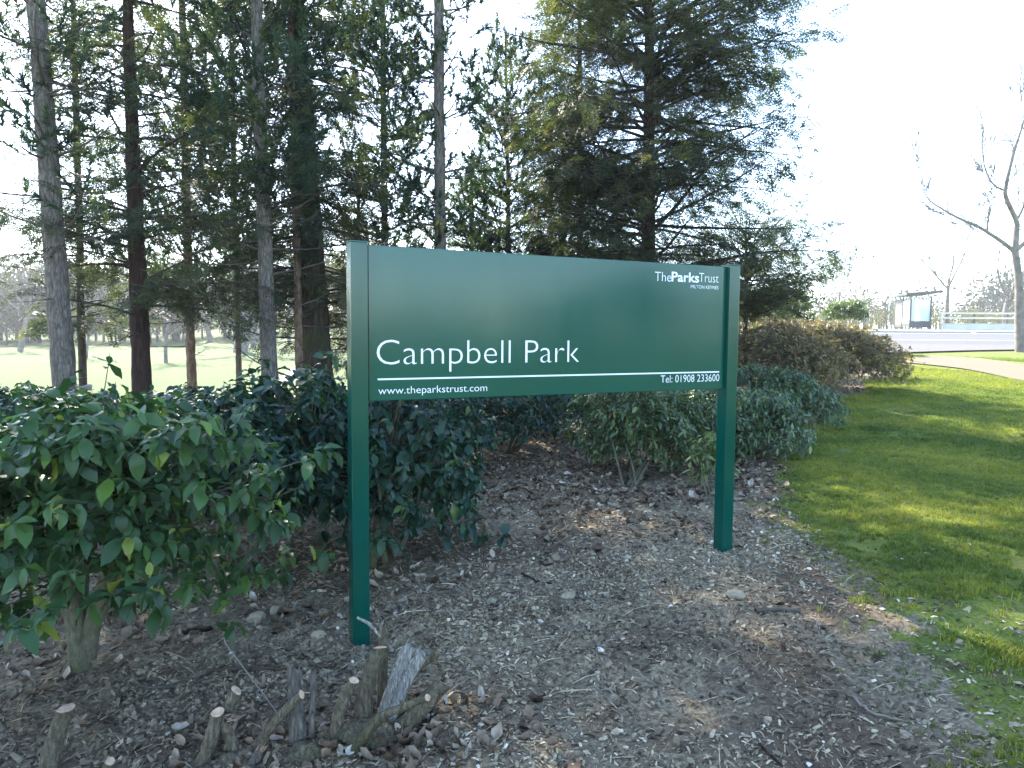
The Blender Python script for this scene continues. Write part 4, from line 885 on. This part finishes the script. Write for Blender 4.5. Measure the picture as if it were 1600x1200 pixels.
for k in range(130):
    px = r_.uniform(1100, 1900); d = r_.uniform(110, 170); p = P(px, 520, d); sp_.append((p[0], p[1], r_.uniform(4.5, 8)*(1+.35*(px > 1520))))
wood('distant_wood', 2, sp_, M_farwood, 240)
sp_ = []
for k in range(260):
    px = r_.uniform(1200, 1900); d = r_.uniform(62, 95); p = P(px, 520, d); sp_.append((p[0], p[1], r_.uniform(1.2, 2.3)))
wood('roadside_scrub', 3, sp_, M_scrub, 170)
# the trees on the far side of the lawn behind the viewer, mirrored in the gloss paint
sp_ = []
for k in range(150):
    a = R(r_.uniform(80, 190)); d = r_.uniform(75, 95); h = r_.uniform(3.5, 5.0) + 4.5*math.exp(-((math.degrees(a)-114)/7)**2); sp_.append((math.sin(a)*d, math.cos(a)*d, h))
wood('tree_belt', 4, sp_, M_farwood, 200)

# ------------------------------------------------------------------ bus shelters, rail, wall, lamps
M_frame = plain('shelter_frame', (.035, .038, .045), .4, .15, 5)
M_roof = plain('shelter_roof', (.045, .05, .05), .6, .15, 5)
m, nt_, nd_, lk_, bs_ = nodes('shelter_glass'); bs_.inputs['Base Color'].default_value = (.75, .82, .84, 1); bs_.inputs['Roughness'].default_value = .08
tr_ = nd_.new('ShaderNodeBsdfTransparent'); tr_.inputs[0].default_value = (.9, .95, .95, 1); mx_ = nd_.new('ShaderNodeMixShader'); mx_.inputs[0].default_value = .46
lk_.new(tr_.outputs[0], mx_.inputs[1]); lk_.new(bs_.outputs[0], mx_.inputs[2]); lk_.new(mx_.outputs[0], nd_['Material Output'].inputs[0]); M_glass = m
M_poster = plain('pale_poster', (.62, .68, .70), .4, .1, 1.5)
def shelter(corner, ax1, ax2, label):
    # ax1: along the end panel, ax2: along the long side
    root = empty('bus_shelter', corner, label, 'bus shelter', 'bus shelters along the road'); c = np.array(corner); Zv = np.array([0, 0, 1.0]); W, Ln = 1.5, 4.2
    a1, a2 = unit(np.array(ax1+(0,))), unit(np.array(ax2+(0,))); fr = np.stack([a1, a2, Zv], 1)
    def at_(u, v, z): return c+a1*u+a2*v+Zv*z
    for (u, v) in ((0, 0), (W, 0), (0, Ln), (W, Ln), (0, Ln*.5)):
        boxes('post', M_frame, [(at_(u, v, 1.16), (.06, .06, 1.16))], root, 0, fr)
    for (cc, hh) in ((at_(W/2, 0, .26), (W/2-.05, .03, .24)),): boxes('base_panel', M_frame, [(cc, hh)], root, 0, fr)
    boxes('base_rail', M_frame, [(at_(0, Ln/2, .2), (.03, Ln/2-.05, .12))], root, 0, fr)
    boxes('end_pane', M_glass, [(at_(W/2, 0, 1.32), (W/2-.05, .012, .8))], root, 0, fr)
    for v in (Ln*.25, Ln*.75): boxes('side_pane', M_glass, [(at_(0, v, 1.2), (.012, Ln*.25-.05, .86))], root, 0, fr)
    boxes('back_pane', M_glass, [(at_(W, Ln/2, 1.2), (.012, Ln/2-.05, .9))], root, 0, fr)
    boxes('poster', M_poster, [(at_(.016, Ln*.25, 1.25), (.003, Ln*.25-.15, .74))], root, 0, fr)
    boxes('header', M_roof, [(at_(0, Ln*.78, 2.0), (.035, Ln*.2, .24))], root, 0, fr)
    boxes('timetable_case', M_frame, [(at_(W*.35, Ln*.6, 1.5), (.2, .03, .3))], root, 0, fr)
    boxes('bench', M_frame, [(at_(W*.72, Ln/2, .5), (.16, Ln*.38, .03))], root, 0, fr)
    bm = bmesh.new(); vs = []
    for (u, v, z) in ((-.45, -.45, 2.42), (W+.75, -.45, 2.62), (W+.75, Ln+.3, 2.62), (-.45, Ln+.3, 2.42)):
        for dz in (0, .16): vs.append(bm.verts.new(tuple(at_(u, v, z+dz-(0 if u > 0 else .02))-c)))
    for f in ((0, 2, 4, 6), (7, 5, 3, 1), (0, 1, 3, 2), (2, 3, 5, 4), (4, 5, 7, 6), (6, 7, 1, 0)): bm.faces.new([vs[q] for q in f])
    bmesh.ops.recalc_face_normals(bm, faces=bm.faces); me = bpy.data.meshes.new('roof'); bm.to_mesh(me); bm.free(); me.materials.append(M_roof)
    o = bpy.data.objects.new('roof', me); COL.objects.link(o); o.parent = root
    return root
def on(px, d, extra=0.0): p = P(px, 510, d); return (float(p[0]), float(p[1]), float(terr(p[0], p[1]))+extra)
e0 = on(1421.5, 54.5, .13); e1 = on(1450.5, 54.5); e2 = on(1393, 59.5)
shelter(e0, (e1[0]-e0[0], e1[1]-e0[1]), (e2[0]-e0[0], e2[1]-e0[1]), 'glass bus shelter with dark frame standing in the open beyond the road')
e0 = on(1176, 49.8, .13); e1 = on(1203, 49.8); e2 = on(1160, 54)
shelter(e0, (e1[0]-e0[0], e1[1]-e0[1]), (e2[0]-e0[0], e2[1]-e0[1]), 'bus shelter mostly hidden by the conifer branches right of the sign')
M_rail = plain('rail_timber', (.6, .53, .42), .85, .12, 5); M_wall = plain('wall_concrete', (.62, .57, .48), .9, .12, 1.2)
p0, p1 = np.array(on(1474, 53)), np.array(on(1720, 52)); ux = unit((p1-p0)*[1, 1, 0]); fr = np.stack([ux, np.cross([0, 0, 1], ux), [0, 0, 1]], 1); Lr = float(np.linalg.norm((p1-p0)[:2])); zb = (p0[2]+p1[2])/2
wl = empty('low_wall', (p0[0], p0[1], zb), 'low pale concrete wall under the timber rail beyond the road', 'wall')
boxes('wall', M_wall, [(p0+ux*Lr/2+[0, 0, .15], (Lr/2, .15, .32))], wl, .01, fr)
boxes('coping', M_wall, [(p0+ux*Lr/2+[0, 0, .50], (Lr/2+.03, .18, .027))], wl, .005, fr)
rf = empty('rail_fence', (p0[0], p0[1]+.4, zb), 'pale two-rail timber fence running above the low wall', 'fence')
off = np.cross([0, 0, 1], ux)*.6
for z in (.93, 1.28): boxes('rail', M_rail, [(p0+off+ux*Lr/2+[0, 0, z], (Lr/2, .03, .055))], rf, 0, fr)
for k in range(6): boxes('post', M_rail if k == 0 else M_limb, [(p0+off*1.12+ux*(.15+k*2.25)+[0, 0, .7], (.06, .045, .66))], rf, 0, fr)
M_lamp = plain('lamp_metal', (.5, .5, .5), .5, .1, 3)
for k, (px, py, d, s_, lab) in enumerate(((1388, 401, 75, -1, 'pale street lamp far beyond the left end of the bus shelter'), (1468, 404, 80, -1, 'pale street lamp far beyond the bus shelter, right of its roof'))):
    b = on(px, d); top = P(px, py, d)[2]; root = empty('street_lamp', b, lab, 'street lamp', 'street lamps beyond the road'); g = Geo()
    tube(g, [b, (b[0], b[1], (b[2]+top)/2), (b[0], b[1], top-.4)], [.08, .06, .05], 8); g.build('pole', M_lamp, root, True)
    g = Geo(); tube(g, curve([(b[0], b[1], top-.45), (b[0]+s_*.4, b[1], top-.05), (b[0]+s_*1.2, b[1], top)], 8), [.04]*8, 6); g.build('arm', M_lamp, root, True)
    boxes('lantern', M_lamp, [((b[0]+s_*1.6, b[1], top), (.42, .16, .07))], root, .02)

# ------------------------------------------------------------------ haze in the air
m = bpy.data.materials.new('haze_air'); m.use_nodes = True; nt = m.node_tree; nt.nodes.remove(nt.nodes['Principled BSDF'])
pv = nt.nodes.new('ShaderNodeVolumePrincipled'); pv.inputs['Color'].default_value = (.95, .97, 1, 1); pv.inputs['Density'].default_value = .0008; pv.inputs['Anisotropy'].default_value = .3
nt.links.new(pv.outputs[0], nt.nodes['Material Output'].inputs['Volume'])
hz = boxes('haze', m, [((20, 105, 10), (290, 255, 14))]); hz['kind'] = 'stuff'

# gnarled root bases of the coppiced stumps
def root_base(root, px, py, d, sc_, seed):
    v, f, _ = rock(seed, 3); v = v*(1+.25*vnoise(v[:, 0]*3+seed, v[:, 1]*3+v[:, 2]*2, seed+1))[:, None]
    c = G(px, py); c = np.array([c[0], c[1], float(terr(c[0], c[1]))]); g = Geo(); g.add(c+v*np.array(sc_), f, None, .5); g.build('root_base', M_stumpbark, root, True)
root_base(stB, 575, 1152, 0, (.17, .10, .075), 61); root_base(stB, 480, 1180, 0, (.075, .06, .06), 62); root_base(stA, 362, 1195, 0, (.085, .06, .05), 63)
